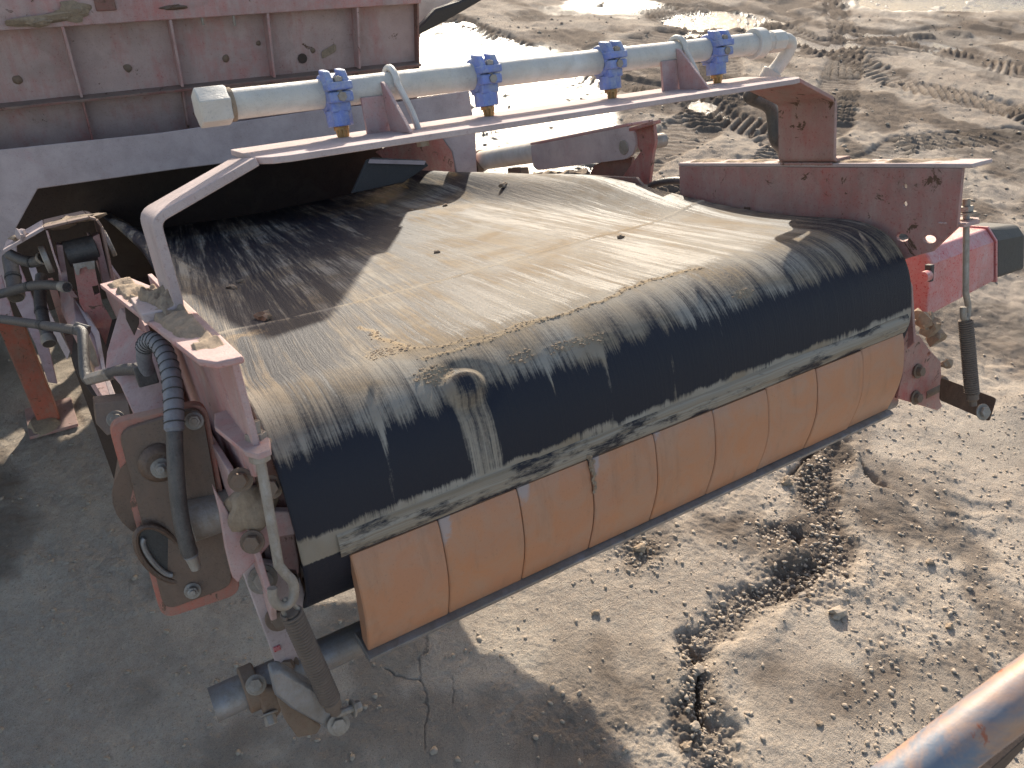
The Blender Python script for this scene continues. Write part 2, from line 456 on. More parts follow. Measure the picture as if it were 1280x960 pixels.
def ground_height(x, y):
    d0 = np.hypot(x - CAM_W.x, y - CAM_W.y)
    h = .030 * (fbm(x * .6, y * .6, 3, 1) - .5) + .026 * (fbm(x * 2.2, y * 2.2, 4, 2) - .5)
    near = 1 - sm(6, 12, d0)
    lit = sm(.2, 2.4, x - .1 * y)
    rough = .28 + .72 * sm(.47, .64, fbm(x * 1.15 + 5, y * 1.15, 4, 7))
    rid = 1 - np.abs(2 * fbm(x * 6, y * 6, 4, 3) - 1)
    h = h + .013 * rough * (rid - .8) * (.3 + .7 * lit)
    h = h + .0150 * (fbm(x * 17, y * 17, 6, 4) - .5) * (.22 + rough * .9) + .010 * near * np.maximum(fbm(x * 3.2, y * 3.2, 3, 15) - .5, 0) * np.round(fbm(x * 7, y * 7, 4, 16) * 7) / 7
    h = h + .0055 * (fbm(x * 75, y * 75, 2, 5) - .5) * near * (.3 + rough)
    # churned mud further away
    far = sm(3.2, 6.0, d0) * sm(.5, 2.5, x)
    h = h + far * .05 * (fbm(x * 3.4, y * 3.4, 5, 8) - .5) + far * .028 * (np.abs(fbm(x * 9, y * 9, 3, 9) - .5) * 2 - .25)
    wet = np.zeros(x.shape); dark = np.zeros(x.shape)
    for pts, W_ in TRACKS:
        d, al, s_ = seg_dist(x, y, pts)
        k = 1 - sm(W_ * .8, W_ * 1.05, d + .08 * (fbm(x * 3, y * 3, 2, 11) - .5))
        sp = .115
        lug = np.sin(2 * math.pi * (al / sp + s_ * d / sp * .55 + .9 * vn(x * 1.2, y * 1.2, 12)))
        lug = sm(-.25, .55, lug)
        brk = sm(.36, .58, fbm(x * 2.3, y * 2.3, 3, 13))
        h = h * (1 - .5 * k) + k * (-.035 + .055 * lug * brk)
        dark = dark + .45 * k * (.4 + .6 * (1 - lug))
    for pts in CRACKS:
        d, al, s_ = seg_dist(x + .10 * (fbm(x * 9, y * 9, 5, 21) - .5), y + .10 * (fbm(x * 9, y * 9, 5, 22) - .5), pts)
        L = sum(math.dist(a, b) for a, b in zip(pts[:-1], pts[1:]))
        end = sm(0, .1, al) * (1 - sm(L - .1, L, al))
        wd = .004 + .030 * vn(al * 11, al * 0, 23) ** 2
        h = h - .05 * np.exp(-(d / wd) ** 2) * end + .022 * end * np.exp(-(d / .10) ** 2) * np.where(s_ < 0, 1, -.8)
    for pts in FINE:
        d, al, s_ = seg_dist(x + .07 * (fbm(x * 16, y * 16, 5, 24) - .5), y + .07 * (fbm(x * 16, y * 16, 5, 25) - .5), pts)
        h = h - .005 * np.exp(-(d / .0030) ** 2)
        dark = dark + .32 * np.exp(-(d / .0035) ** 2) * vn(x * 25, y * 25, 26)
    for (u, v, a, b) in DEB:
        q = ell(x, y, u, v, a, b) + 1.6 * (fbm(x * 5, y * 5, 4, 31) - .5)
        k = 1 - sm(.3, 1.15, q)
        dark = dark + .36 * k
        h = h + k * (.016 * (fbm(x * 45, y * 45, 3, 32) - .55) + .010 * (vn(x * 95, y * 95, 33) - .5) - .010)
    d, al, s_ = seg_dist(x + .24 * (fbm(x * 4, y * 4, 5, 36) - .5), y + .24 * (fbm(x * 4, y * 4, 5, 37) - .5), RUT)
    wd = .06 + .14 * fbm(al * 2.2, al * 0, 3, 38) ** 1.5
    k = 1 - sm(.3, 1.3, d / wd + .9 * (fbm(x * 11, y * 11, 4, 39) - .5))
    dark = dark + .55 * k
    h = h + k * (.018 * (fbm(x * 45, y * 45, 3, 32) - .55) + .012 * (vn(x * 95, y * 95, 33) - .5) - .022) + .014 * np.exp(-((d - .13) / .05) ** 2) * (s_ < 0)
    pud = np.zeros(x.shape)
    for (u, v, a, b) in PUD:
        q = ell(x, y, u, v, a, b) + .8 * (fbm(x * .9, y * .9, 4, 41) - .5)
        pud = np.maximum(pud, 1 - sm(.7, 1.25, q))
    h = h * (1 - .15 * pud) + .05 * pud * np.maximum(fbm(x * 5, y * 5, 4, 45) - .55, 0) * 3 - .062 * pud
    q = ell(x, y, 1245, 545, 80, 42) + .6 * (fbm(x * 5, y * 5, 3, 51) - .5)
    damp = 1 - sm(.6, 1.1, q); h = h * (1 - .7 * damp) - .004 * damp; wet = wet + .42 * damp
    wet = np.maximum(wet, pud) + .45 * far * sm(.5, .7, fbm(x * .7, y * .7, 3, 42))
    dark = dark + .30 * far + .5 * far * sm(.45, .62, fbm(x * 1.6 + 9, y * 1.6, 4, 43)) + .62 * (1 - far) * sm(.46, .66, fbm(x * 2.3 + 3, y * 2.3, 6, 44)) * (.6 + .4 * rough)
    for (u, v, a, b, am) in ((985, 860, 120, 80, .34), (1030, 640, 60, 60, .4), (790, 820, 60, 50, .28), (925, 640, 60, 40, .25), (1160, 620, 70, 60, .22)):
        q = ell(x, y, u, v, a, b) + 1.5 * (fbm(x * 4, y * 4, 5, u) - .5)
        dark = dark + am * (1 - sm(.4, 1.1, q))
    # thin broad wheel marks in the dry near part
    for k_, (px_, py_) in enumerate(((2.6, -.5), (3.4, .3))):
        d = np.abs(np.hypot(x - px_ - 6, y - py_ + 9) - 10.6 - .12 * k_)
        h = h - .012 * np.exp(-(d / .16) ** 2) * near * (1 + .5 * np.sin(al * 40))
    h = h * (1 - sm(30, 60, d0))
    return h, np.clip(wet, 0, 1), np.clip(dark, 0, 1)
H = CAM_W.z
dep = np.concatenate([np.linspace(R(84), R(62), 40)[:-1], np.linspace(R(62), R(9.2), 860)[:-1], np.linspace(R(9.2), R(.8), 90)])
rad = H / np.tan(dep)
azv = np.concatenate([np.linspace(R(-178), R(-30), 60)[:-1], np.linspace(R(-30), R(92), 900)[:-1], np.linspace(R(92), R(182), 40)[:-1]])
RR, AZ = np.meshgrid(rad, azv, indexing='ij')
gx, gy = CAM_W.x + RR * np.sin(AZ), CAM_W.y + RR * np.cos(AZ)
gh, gwet, gdark = ground_height(gx, gy)
def grid_mesh(name, X, Y, Z, wrap=False):
    n, m = X.shape
    me = bpy.data.meshes.new(name)
    idx = np.arange(n * m).reshape(n, m)
    if wrap: a, b, c, d = idx[:-1], np.roll(idx, -1, 1)[:-1], np.roll(idx, -1, 1)[1:], idx[1:]
    else: a, b, c, d = idx[:-1, :-1], idx[:-1, 1:], idx[1:, 1:], idx[1:, :-1]
    q = np.stack([a, b, c, d], -1).reshape(-1, 4)
    me.vertices.add(n * m); me.vertices.foreach_set('co', np.stack([X, Y, Z], -1).ravel().astype(np.float32))
    me.loops.add(q.size); me.loops.foreach_set('vertex_index', q.ravel().astype(np.int32))
    me.polygons.add(len(q)); me.polygons.foreach_set('loop_start', np.arange(0, q.size, 4, dtype=np.int32))
    me.polygons.foreach_set('loop_total', np.full(len(q), 4, dtype=np.int32))
    me.update(calc_edges=True); me.shade_smooth()
    return me
def attr(me, name, v):
    a = me.attributes.new(name, 'FLOAT', 'POINT'); a.data.foreach_set('value', np.asarray(v, np.float32).ravel())
gme = grid_mesh('ground', gx, gy, gh, wrap=True)
attr(gme, 'wet', gwet); attr(gme, 'dark', gdark)
gme.flip_normals() if gme.polygons[5000].normal.z < 0 else None
gme.materials.append(M['ground'])
go = bpy.data.objects.new('ground', gme); COL.objects.link(go); props(go, kind='structure')
def hz(x, y): return float(ground_height(np.array([x]), np.array([y]))[0][0])
# standing water in the low spots
wm = MB()
a_, b_ = G(420, 270), G(1400, 270)
wm.plate([Vector((2.0, 3.6, -.046)), Vector((6.2, 3.0, -.046)), Vector((45, 6, -.046)), Vector((40, 45, -.046)), Vector((1.2, 45, -.046))], (0, 0, -.004))
wo = wm.build('puddle_water', 'water', None, smooth=False, frame='W'); props(wo, kind='structure')

# gravel: one stuff object of small stones, plus separate larger rocks
def gravel(name, n_, seed, sampler, r0, r1, kind='stuff'):
    rng = np.random.default_rng(seed)
    ico = bmesh.new(); bmesh.ops.create_icosphere(ico, subdivisions=1, radius=1)
    V = np.array([v.co[:] for v in ico.verts]); F = np.array([[v.index for v in f.verts] for f in ico.faces]); ico.free()
    xy = sampler(rng, n_); n_ = len(xy)
    r = r0 + (r1 - r0) * rng.random(n_) ** 6
    hh = ground_height(xy[:, 0], xy[:, 1])[0]
    jit = 1 + .75 * (rng.random((n_, len(V))) - .5)
    sc = np.stack([.8 + .6 * rng.random(n_), .6 + .5 * rng.random(n_), .28 + .35 * rng.random(n_)], -1)
    th = rng.random(n_) * 6.28
    P_ = V[None] * jit[..., None] * sc[:, None, :] * r[:, None, None]
    X = P_[..., 0] * np.cos(th)[:, None] - P_[..., 1] * np.sin(th)[:, None]; Y = P_[..., 0] * np.sin(th)[:, None] + P_[..., 1] * np.cos(th)[:, None]
    Q = np.stack([X + xy[:, 0, None], Y + xy[:, 1, None], P_[..., 2] + (hh + r * .25)[:, None]], -1).reshape(-1, 3)
    FF = (F[None] + (np.arange(n_) * len(V))[:, None, None]).reshape(-1, 3)
    me = bpy.data.meshes.new(name)
    me.vertices.add(len(Q)); me.vertices.foreach_set('co', Q.ravel().astype(np.float32))
    me.loops.add(FF.size); me.loops.foreach_set('vertex_index', FF.ravel().astype(np.int32))
    me.polygons.add(len(FF)); me.polygons.foreach_set('loop_start', np.arange(0, FF.size, 3, dtype=np.int32)); me.polygons.foreach_set('loop_total', np.full(len(FF), 3, dtype=np.int32))
    me.update(calc_edges=True)
    me.materials.append(M['rockm'])
    o = bpy.data.objects.new(name, me); COL.objects.link(o); props(o, kind=kind)
    return o
def samp_view(rng, n_):
    out = []
    for i in range(n_):
        k = rng.random()
        if k < .22:
            j = rng.integers(0, len(RUT_PX) - 1); f_ = rng.random(); (ax, ay), (bx, by) = RUT_PX[j], RUT_PX[j + 1]
            uu, vv = ax + (bx - ax) * f_ + rng.normal() * 13, ay + (by - ay) * f_ + rng.normal() * 12
        elif k < .36:
            u, v, a, b = DEB[rng.integers(0, len(DEB))]
            uu, vv = u + rng.normal() * a * .75, v + rng.normal() * b * .75
        elif k < .62: uu, vv = 1050 + rng.random() * 260, 480 + rng.random() * 480
        else: uu, vv = rng.random() * 1300, 260 + rng.random() * 740
        p = G(uu, vv); out.append((p.x, p.y))
    return np.array(out)
props(gravel('gravel', 14000, 3, samp_view, .0014, .0125), 'loose gravel and crumbs scattered over the sunlit yard', None)
def samp_far(rng, n_):
    return np.array([tuple(G(560 + rng.random() * 760, 20 + rng.random() ** 1.3 * 330).xy) for i in range(n_)])
props(gravel('mud_clods', 3000, 5, samp_far, .006, .03), 'crumbled mud clods over the churned wet yard', None)
ROCKS = [((1002, 742), .020, 'grey stone half buried in the dark rubble'), ((868, 905), .022, 'brown lump low in the dark rut near the shadow'), ((1212, 735), .014, 'small pale stone on the pebbly dirt right of the rubble'), ((1045, 768), .034, 'pale squarish stone at the foot of the dark rubble patch'), ((875, 832), .028, 'greenish stone in the dark crack right of the shadow'),
         ((1187, 783), .018, 'small dark stone alone on smooth dirt near the handrail'), ((1162, 704), .018, 'dark stone on the pebbly dirt at far right'),
         ((905, 752), .016, 'white pebble left of the dark rubble patch'), ((745, 765), .017, 'dark stone on the sunlit dirt under the scraper'),
         ((858, 930), .024, 'long dark stone beside the crack near the bottom edge'), ((1024, 904), .013, 'small dark stone near the bottom between crack and handrail'),
         ((800, 686), .030, 'dark clod just below the scraper lip'), ((985, 602), .028, 'dark clod where the slab breaks below the scraper')]
for (u, v), r_, lb in ROCKS:
    g = G(u, v); z = hz(g.x, g.y)
    o = MB().lump((g.x, g.y, z + r_ * .3), r_, int(u), 2, (1.15, .8, .6), .5).build('rock', 'rockm' if 'dark' not in lb.split()[0:3] else 'mud', None, frame='W', base=(g.x, g.y, z), smooth=False)
    props(o, lb, 'rock', 'loose rocks on the yard')

#@@BELT
# ================================================================ BELT AND DRUM
RB = .175
XL, XR = -.062, 1.216
XC = (XL + XR) / 2
def belt_surface():
    nu, nv = 300, 620
    u = np.linspace(XL, XR, nu)
    arc = RB * math.pi
    s1_ = .55
    s = np.concatenate([np.linspace(-s1_, 0, 30)[:-1], np.linspace(0, arc, 260)[:-1], arc + np.linspace(0, 1, 361) ** 1.25 * 2.75])
    U, Sg = np.meshgrid(u, s)
    th = (Sg / RB)                       # 0 = bottom, pi = top
    Y = np.where(Sg < 0, -Sg, np.where(Sg > arc, Sg - arc, -RB * np.sin(th)))
    Z = np.where(Sg < 0, -RB, np.where(Sg > arc, RB, -RB * np.cos(th)))
    # the belt carries flat over the crown, then turns down tightly
    up_q = (Sg > arc / 2) & (Sg <= arc); pw = 2 / 2.55
    Y = np.where(up_q, -RB * np.clip(np.sin(th), 0, 1) ** pw, Y); Z = np.where(up_q, RB * np.clip(-np.cos(th), 0, 1) ** pw, Z)
    NY = np.where(Sg < 0, 0, np.where(Sg > arc, 0, -np.sin(th))); NZ = np.where(Sg < 0, -1, np.where(Sg > arc, 1, -np.cos(th)))
    top = Sg > arc
    yb = np.maximum(Sg - arc, 0)
    e = np.abs(U - XC) / ((XR - XL) / 2)
    # edge lift toward the troughing rollers, with a sag in the middle
    lift = sm(.12, .95, yb)
    Z = Z + np.where(top, lift * (.080 * sm(.66, 1.0, e) ** 1.3 - .006 * (1 - sm(.2, .8, e)) * sm(.4, 1.2, yb)), 0)
    Z = Z + np.where(top, sm(.5, 1.0, yb) * .035 * sm(.8, 1, e) * (U < XC), 0)
    # lazy waves in the slack belt
    d = .0022 * np.sin(U * 9 + 1.3 * np.sin(yb * 5)) * sm(0, .3, yb) + .004 * (fbm(U * 4, yb * 3, 3, 61) - .5) * sm(0, .25, yb)
    d = d + .0022 * (fbm(U * 14, Sg * 1.5, 3, 62) - .5)
    UU = (U - XL) / (XR - XL)
    dust = np.where(top, .66, 0)
    phi = np.clip(1 - Sg / arc, 0, 1) * 180      # degrees from the top of the drum
    fade = 1 - sm(47, 70, phi + 10 * (fbm(U * 7, Sg * 2, 3, 63) - .5))  # dust falls off here, thinned further to deepen the shaded drum front
    crown = sm(4, 14, phi) * fade * (1 - .6 * sm(.80, .92, (U - XL) / (XR - XL)))  # painted light: extra dust brightens the sunlit band over the drum
    dust = -.10 + .62 * fade + .14 * crown
    dust = dust - .10 * sm(.65, 1.15, yb)  # painted shade: darkens the rear belt where the hopper blocks light
    dust = dust + .3 * (fbm(U * 5, Sg * 3, 3, 64) - .5)
    Usk = U - .13 * np.maximum(Sg - arc, 0)
    nf = (.25 + .75 * fade ** 1.5) * (1 - .35 * crown)
    dust = dust + nf * (.55 * (fbm(Usk * 22, Sg * .9, 3, 66) - .5) + .35 * (fbm(Usk * 60, Sg * 1.6, 2, 68) - .5))
    sand = np.zeros(U.shape)
    # raised joint line right across the belt
    jl = .298 + (UU - .1) * .118 + .010 * (fbm(U * 3, U * 0, 3, 65) - .5)
    dj = yb - jl
    d = d + .0024 * np.exp(-(dj / .004) ** 2) * top
    dust = dust + .35 * np.exp(-(dj / .006) ** 2) * top
    sand = sand + .50 * np.exp(-(dj / .0035) ** 2) * top * (.6 + .6 * vn(U * 12, yb * 2, 67))
    # ragged second pair of dust ridges near the drum
    def line(pix, wd, hgt, amt, ragged=.02, sd=70):
        nonlocal d, sand, dust
        pts = []
        for (px, py) in pix:
            q = P(px, py, 'z', RB)
            if q.y < 0:                                   # on the curve: march the ray to the cylinder
                dd = ray(px, py); best = None
                a2 = dd.y ** 2 + dd.z ** 2; b2 = 2 * (CAM_M.y * dd.y + CAM_M.z * dd.z); c2 = CAM_M.y ** 2 + CAM_M.z ** 2 - RB ** 2
                t_ = (-b2 - math.sqrt(max(b2 * b2 - 4 * a2 * c2, 0))) / (2 * a2); q = CAM_M + dd * t_
                ss = arc - RB * math.atan2(-q.y, q.z)
            else: ss = arc + q.y
            pts.append((q.x, ss))
        x2 = U + ragged * (fbm(U * 22, Sg * 22, 3, sd) - .5); y2 = Sg + ragged * (fbm(U * 22, Sg * 22, 3, sd + 1) - .5)
        dd_, al_, s_ = seg_dist(x2, y2, pts)
        k = np.exp(-(dd_ / wd) ** 2)
        d = d + hgt * k; sand = np.maximum(sand, amt * k); dust = dust + .3 * amt * k
        return dd_
    def spot(px, py, ru, rs):
        q = P(px, py, 'z', RB)
        if q.y < 0:
            dd = ray(px, py); a2 = dd.y ** 2 + dd.z ** 2; b2 = 2 * (CAM_M.y * dd.y + CAM_M.z * dd.z); c2 = CAM_M.y ** 2 + CAM_M.z ** 2 - RB ** 2
            t_ = (-b2 - math.sqrt(max(b2 * b2 - 4 * a2 * c2, 0))) / (2 * a2); q = CAM_M + dd * t_
            ss = arc - RB * math.atan2(-q.y, q.z)
        else: ss = arc + q.y
        return np.hypot((U - q.x) / ru, (Sg - ss) / rs), ss, q.x
    line([(865, 335), (800, 352), (745, 375), (690, 395)], .006, .0009, .9)
    line([(690, 395), (620, 420), (560, 438), (525, 448)], .005, .0008, .95)
    line([(690, 395), (640, 408), (585, 424), (505, 435)], .004, .0006, .8)
    line([(505, 435), (450, 412)], .008, .001, .8, .03)
    line([(760, 300), (680, 322), (560, 338)], .004, .0004, .3)
    # sandy patches
    for (px, py, ru, rs, am) in ((305, 424, .05, .03, .62), (480, 440, .06, .035, .5), (540, 470, .045, .025, .66), (715, 435, .075, .028, .70), (650, 450, .04, .02, .5),
                                 (900, 345, .10, .05, .36), (925, 372, .025, .012, .62), (560, 262, .14, .14, .50), (640, 300, .10, .08, .3)):
        k, _, _ = spot(px, py, ru, rs)
        k = 1 - sm(.3, 1.25, k + 1.0 * (fbm(U * 16, Sg * 10, 4, int(px)) - .5))
        sand = np.maximum(sand, am * k)
        d = d + k * .0035 * np.maximum(vn(U * 130, Sg * 170, 81) - .45, 0) * (am > .6) * .7
    # a stone caught under the belt: boss and the clean-swept streak below it
    for (px, py, r0, hh) in ((580, 490, .036, .012), (955, 405, .03, .0)):
        k, ss, qx = spot(px, py, r0, r0)
        d = d + hh * np.exp(-(k / .75) ** 4) - hh * .35 * np.exp(-((k - 1.15) / .35) ** 2)
        if hh: 
            streak = (1 - sm(.018, .036, np.abs(U - qx + .002 * np.sin(Sg * 40)))) * (Sg < ss) * sm(ss - .21, ss - .19, Sg) * 1.0
            dust = np.maximum(dust, .66 * streak); sand = np.maximum(sand, .22 * streak)
            dust = dust - .25 * np.exp(-(k / .5) ** 2)
    for px, py, wv in ((760, 480, .004), (690, 490, .0025), (840, 460, .006), (480, 560, .005), (900, 420, .003)):
        k, ss, qx = spot(px, py, .05, .05)
        st = np.exp(-(((U - qx) - .008 * (Sg - ss) / .1) / wv) ** 2) * (1 - sm(.02, .14, np.abs(Sg - ss + .02)))
        dust = dust + .5 * st * (.4 + vn(U * 60, Sg * 40, 91)); 
    # dark line in the sag, worn edges
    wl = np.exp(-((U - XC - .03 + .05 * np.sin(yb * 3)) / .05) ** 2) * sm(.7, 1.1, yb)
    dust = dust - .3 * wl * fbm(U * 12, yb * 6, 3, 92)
    edge = sm(.955, .99, e)
    dust = dust + .15 * edge * (vn(U * 30, Sg * 60, 93) - .4)
    # caked band above the scraper tip
    tip = RB * (math.pi / 2 - R(12))
    band = sm(tip - .002, tip + .003, Sg) * (1 - sm(tip + .034, tip + .044, Sg + .006 * (fbm(U * 30, U * 0, 3, 95) - .5)))
    dust = np.maximum(dust, .78 * band + .9 * band * (fbm(U * 18, Sg * 60, 4, 94) - .5))
    Yo, Zo = Y + NY * d, Z + NZ * d
    return U, Sg, Yo, Zo, NY, NZ, dust, sand
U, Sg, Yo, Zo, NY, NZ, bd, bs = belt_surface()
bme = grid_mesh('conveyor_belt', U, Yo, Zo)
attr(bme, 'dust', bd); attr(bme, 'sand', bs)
uvl = bme.uv_layers.new(name='UVMap')
li = np.empty(len(bme.loops), np.int32); bme.loops.foreach_get('vertex_index', li)
skew = U.ravel() - .13 * np.clip(Sg.ravel() - RB * math.pi, 0, 3)
uvl.data.foreach_set('uv', np.stack([skew[li], Sg.ravel()[li]], -1).ravel().astype(np.float32))
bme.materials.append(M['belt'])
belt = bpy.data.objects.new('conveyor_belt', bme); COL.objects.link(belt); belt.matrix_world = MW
if bme.polygons[len(bme.polygons) - 2000].normal.z < 0: bme.flip_normals()
so = belt.modifiers.new('solidify', 'SOLIDIFY'); so.thickness = .010; so.offset = -1
props(belt, 'wide black rubber conveyor belt grey with streaked dust curving over the head drum', 'conveyor belt')

dr = thing('head_drum', 'dark lagged drum inside the front end of the belt', 'drum', (0, 0, 0))
mb = MB().cyl((XL + .03, 0, 0), (XR - .02, 0, 0), RB - .014, 64)
mb.build('shell', 'dark', dr)
for xx in (XL + .02, XR - .02):
    mb = MB().cyl((xx - .004, 0, 0), (xx + .004, 0, 0), RB - .022, 48); mb.cyl((xx - .012, 0, 0), (xx + .012, 0, 0), .05, 24)
    for k in range(8):
        a = k * math.pi / 4; q = Vector((0, math.cos(a), math.sin(a)))
        mb.hexa([Vector((xx - .018, 0, 0)) + q * .05 + q.cross(EX) * s_ for s_ in (-.003, .003)] + [Vector((xx - .008, 0, 0)) + q * .14 + q.cross(EX) * s_ for s_ in (.003, -.003)],
                [Vector((xx + .018, 0, 0)) + q * .05 + q.cross(EX) * s_ for s_ in (-.003, .003)] + [Vector((xx + .008, 0, 0)) + q * .14 + q.cross(EX) * s_ for s_ in (.003, -.003)])
    mb.build('end_disc', 'dark', dr)
MB().cyl((-.17, 0, 0), (1.33, 0, 0), .03, 24).build('shaft', 'steel', dr)

#@@FRAME
# ================================================================ CONVEYOR FRAME
fr = thing('conveyor_frame', 'faded red steel side plates and rollers carrying the front end of the rubber belt', 'conveyor', (.58, .3, 0))
def side_poly(x): return [Vector((x, a, b)) for a, b in ((.528, .276), (-.238, .276), (-.236, .165), (-.19, .115), (-.135, .095), (-.10, .06), (-.06, -.10), (.02, -.15), (.12, -.14), (.25, -.05), (.53, -.02))]
def slot(x, y, z, ry, rz): return circ((x, y, z), ry, EY, EZ, 12, rz)
# right plate with its two round holes and two slots
q1, q2, q3, q4 = P(1131, 233, 'x', 1.25), P(1131, 255, 'x', 1.25), P(1128, 297, 'x', 1.25), P(1162, 299, 'x', 1.25)
holes = [slot(1.25, q.y, q.z, a, b) for q, a, b in ((q1, .005, .0055), (q2, .005, .0055), (q3, .013, .008), (q4, .013, .008))]
MB().plate(side_poly(1.25), (.008, 0, 0), holes).build('side_plate', 'oxide', fr, bevel=.001)
mb = MB().box((1.25, -.256, .2765), (1.315, .530, .2845)); mb.build('top_flange', 'pale', fr, bevel=.002)
holesL = [slot(-.085, q.y, q.z, a, b) for q, a, b in ((q1, .005, .009), (q2, .005, .009), (q3, .013, .008), (q4, .013, .008))]
MB().plate(side_poly(-.085), (-.008, 0, 0), holesL).build('side_plate', 'pink', fr, bevel=.001)
MB().plate([Vector(p) for p in ((-.083, -.266, .2765), (-.112, -.262, .2765), (-.124, -.235, .2765), (-.178, .470, .2765), (-.128, .486, .2765), (-.083, .15, .2765))], (0, 0, .008)).build('top_flange', 'pink', fr, bevel=.0025)
def dirt_sheet(x0, x1, y0, y1, z, hmax, seed, parent, cut=.35):
    a_, b_ = np.meshgrid(np.linspace(0, 1, 44), np.linspace(0, 1, 120))
    xl_ = x0[0] + (x0[1] - x0[0]) * b_; xr_ = x1[0] + (x1[1] - x1[0]) * b_
    X = xl_ + (xr_ - xl_) * a_; Y = y0 + (y1 - y0) * b_
    e_ = np.minimum(np.minimum(a_, 1 - a_) * 6, np.minimum(b_, 1 - b_) * 14); e_ = np.clip(e_, 0, 1)
    hz_ = hmax * np.clip(fbm(X * 22, Y * 22, 5, seed) * e_ ** .6 - cut, 0, 1) * 2.2 + .0006 * (vn(X * 400, Y * 400, seed) - .3)
    Z = z + hz_ - .0012
    p_ = np.stack([X, Y, Z], -1).reshape(-1, 3) - np.array(parent['_b'])
    me = grid_mesh('dirt_layer', p_[:, 0].reshape(X.shape), p_[:, 1].reshape(X.shape), p_[:, 2].reshape(X.shape))
    me.materials.append(M['mud']); o = bpy.data.objects.new('dirt_layer', me); COL.objects.link(o); o.parent = parent
dirt_sheet((-.121, -.176), (-.084, -.126), -.225, .470, .2845, .016, 3, fr, .33)
dirt_sheet((-.125, -.160), (-.090, -.100), .00, .260, .2855, .030, 5, fr, .30)
dirt_sheet((1.252, 1.252), (1.313, 1.313), -.250, .525, .2845, .010, 7, fr, .38)
def weld(a, b, r, parent, seed=0):
    a, b = Vector(a), Vector(b); n_ = max(4, int((b - a).length / .004)); rr_ = random.Random(seed)
    MB().tube([a + (b - a) * i / n_ + Vector((rr_.uniform(-1, 1), rr_.uniform(-1, 1), rr_.uniform(-1, 1))) * r * .18 for i in range(n_ + 1)], [r * (.8 + .4 * (i % 2)) for i in range(n_ + 1)], 7).build('weld_bead', parent[1], parent[0])
weld((1.249, -.20, .1725), (1.258, -.248, .1725), .0025, (fr, 'pink'), 1)
weld((1.2495, .045, .2835), (1.2495, .185, .2835), .0028, (fr, 'oxide'), 2)
weld((-.094, -.18, .168), (-.094, -.238, .168), .0028, (fr, 'pink'), 3)
# rear side rails further down the conveyor
MB().plate([Vector((1.262, a, b)) for a, b in ((.535, .19), (.535, -.05), (2.4, -.05), (2.4, .20), (.9, .225), (.6, .19))], (.006, 0, 0)).build('rear_side_rail', 'maroon', fr)
MB().plate([Vector((-.12, a, b)) for a, b in ((.485, .19), (.30, -.1), (.50, -.14), (2.4, -.05), (2.4, .22), (.9, .22))], (-.006, 0, 0)).build('rear_side_rail', 'pink', fr)
for y_ in (.55, 1.1, 1.7): MB().cyl((-.1, y_, .06), (1.26, y_, .06), .045, 20).build('carry_roller', 'dark', fr)
# drum bearing plates and mud-caked bearings
for sx, x0 in ((-1, -.105), (1, 1.272)):
    mb = MB().plate([Vector((x0, a, b)) for a, b in ((.07, .10), (-.10, .10), (-.135, .03), (-.150, -.09), (-.10, -.15), (.05, -.15), (.10, -.02))], (sx * .008, 0, 0))
    bp = mb.build('bearing_plate', 'pink' if sx < 0 else 'oxide', fr, bevel=.0015)
# left bearing housing, seen mud caked at (315,635)
bc = P(312, 637, 'y', -.12)
b1 = MB().lump(bc, .034, 4, 3, (.95, .8, 1.0), .35).build('bearing_housing', 'mud', fr)
for u_, v_ in ((303, 603), (318, 681), (342, 612)):
    p = P(u_, v_, 'y', -.155); hexbolt(fr, p + Vector((0, .01, 0)), (-.35, -1, .3), .0105, .012, 'rust')
# left bracket (pink channel piece with rounded nose), photo (266..350, 612..730)
pl = [P(u_, v_, 'y', -.125) for u_, v_ in ((267, 610), (276, 645), (283, 690), (291, 722), (298, 729), (304, 718), (316, 706), (345, 672), (372, 668), (374, 640), (340, 640), (300, 660), (285, 640))]
MB().plate(pl, (.0, .010, .004)).build('scraper_bracket', 'pink', fr, bevel=.0015)
pl = [P(u_, v_, 'y', -.10) for u_, v_ in ((322, 590), (346, 560), (362, 640), (373, 700), (376, 742), (368, 748), (350, 700), (338, 640))]
MB().plate(pl, (.006, .012, .004)).build('bearing_flange', 'oxide', fr, bevel=.0015)
# mud and rubber skirt crumbs between plate and belt edge
pl = [P(u_, v_, 'y', -.02) for u_, v_ in ((330, 525), (345, 548), (362, 580), (364, 592), (352, 590), (338, 560))]
MB().plate(pl, (.004, .01, .004)).build('rubber_scrap', 'rust', fr)
# tabs that hold the eye bolts
tl = [P(u_, v_, 'z', .172) for u_, v_ in ((268, 517), (283, 512), (337, 548), (338, 562), (322, 568), (306, 564), (268, 533))]
MB().plate(tl, (0, 0, -.007)).build('eye_bolt_tab', 'pink', fr, bevel=.001)
tr = [Vector((a, b, .172)) for a, b in ((1.258, -.20), (1.258, -.245), (1.30, -.25), (1.322, -.235), (1.322, -.205), (1.30, -.195))]
MB().plate(tr, (0, 0, -.007)).build('eye_bolt_tab', 'pink', fr, bevel=.001)
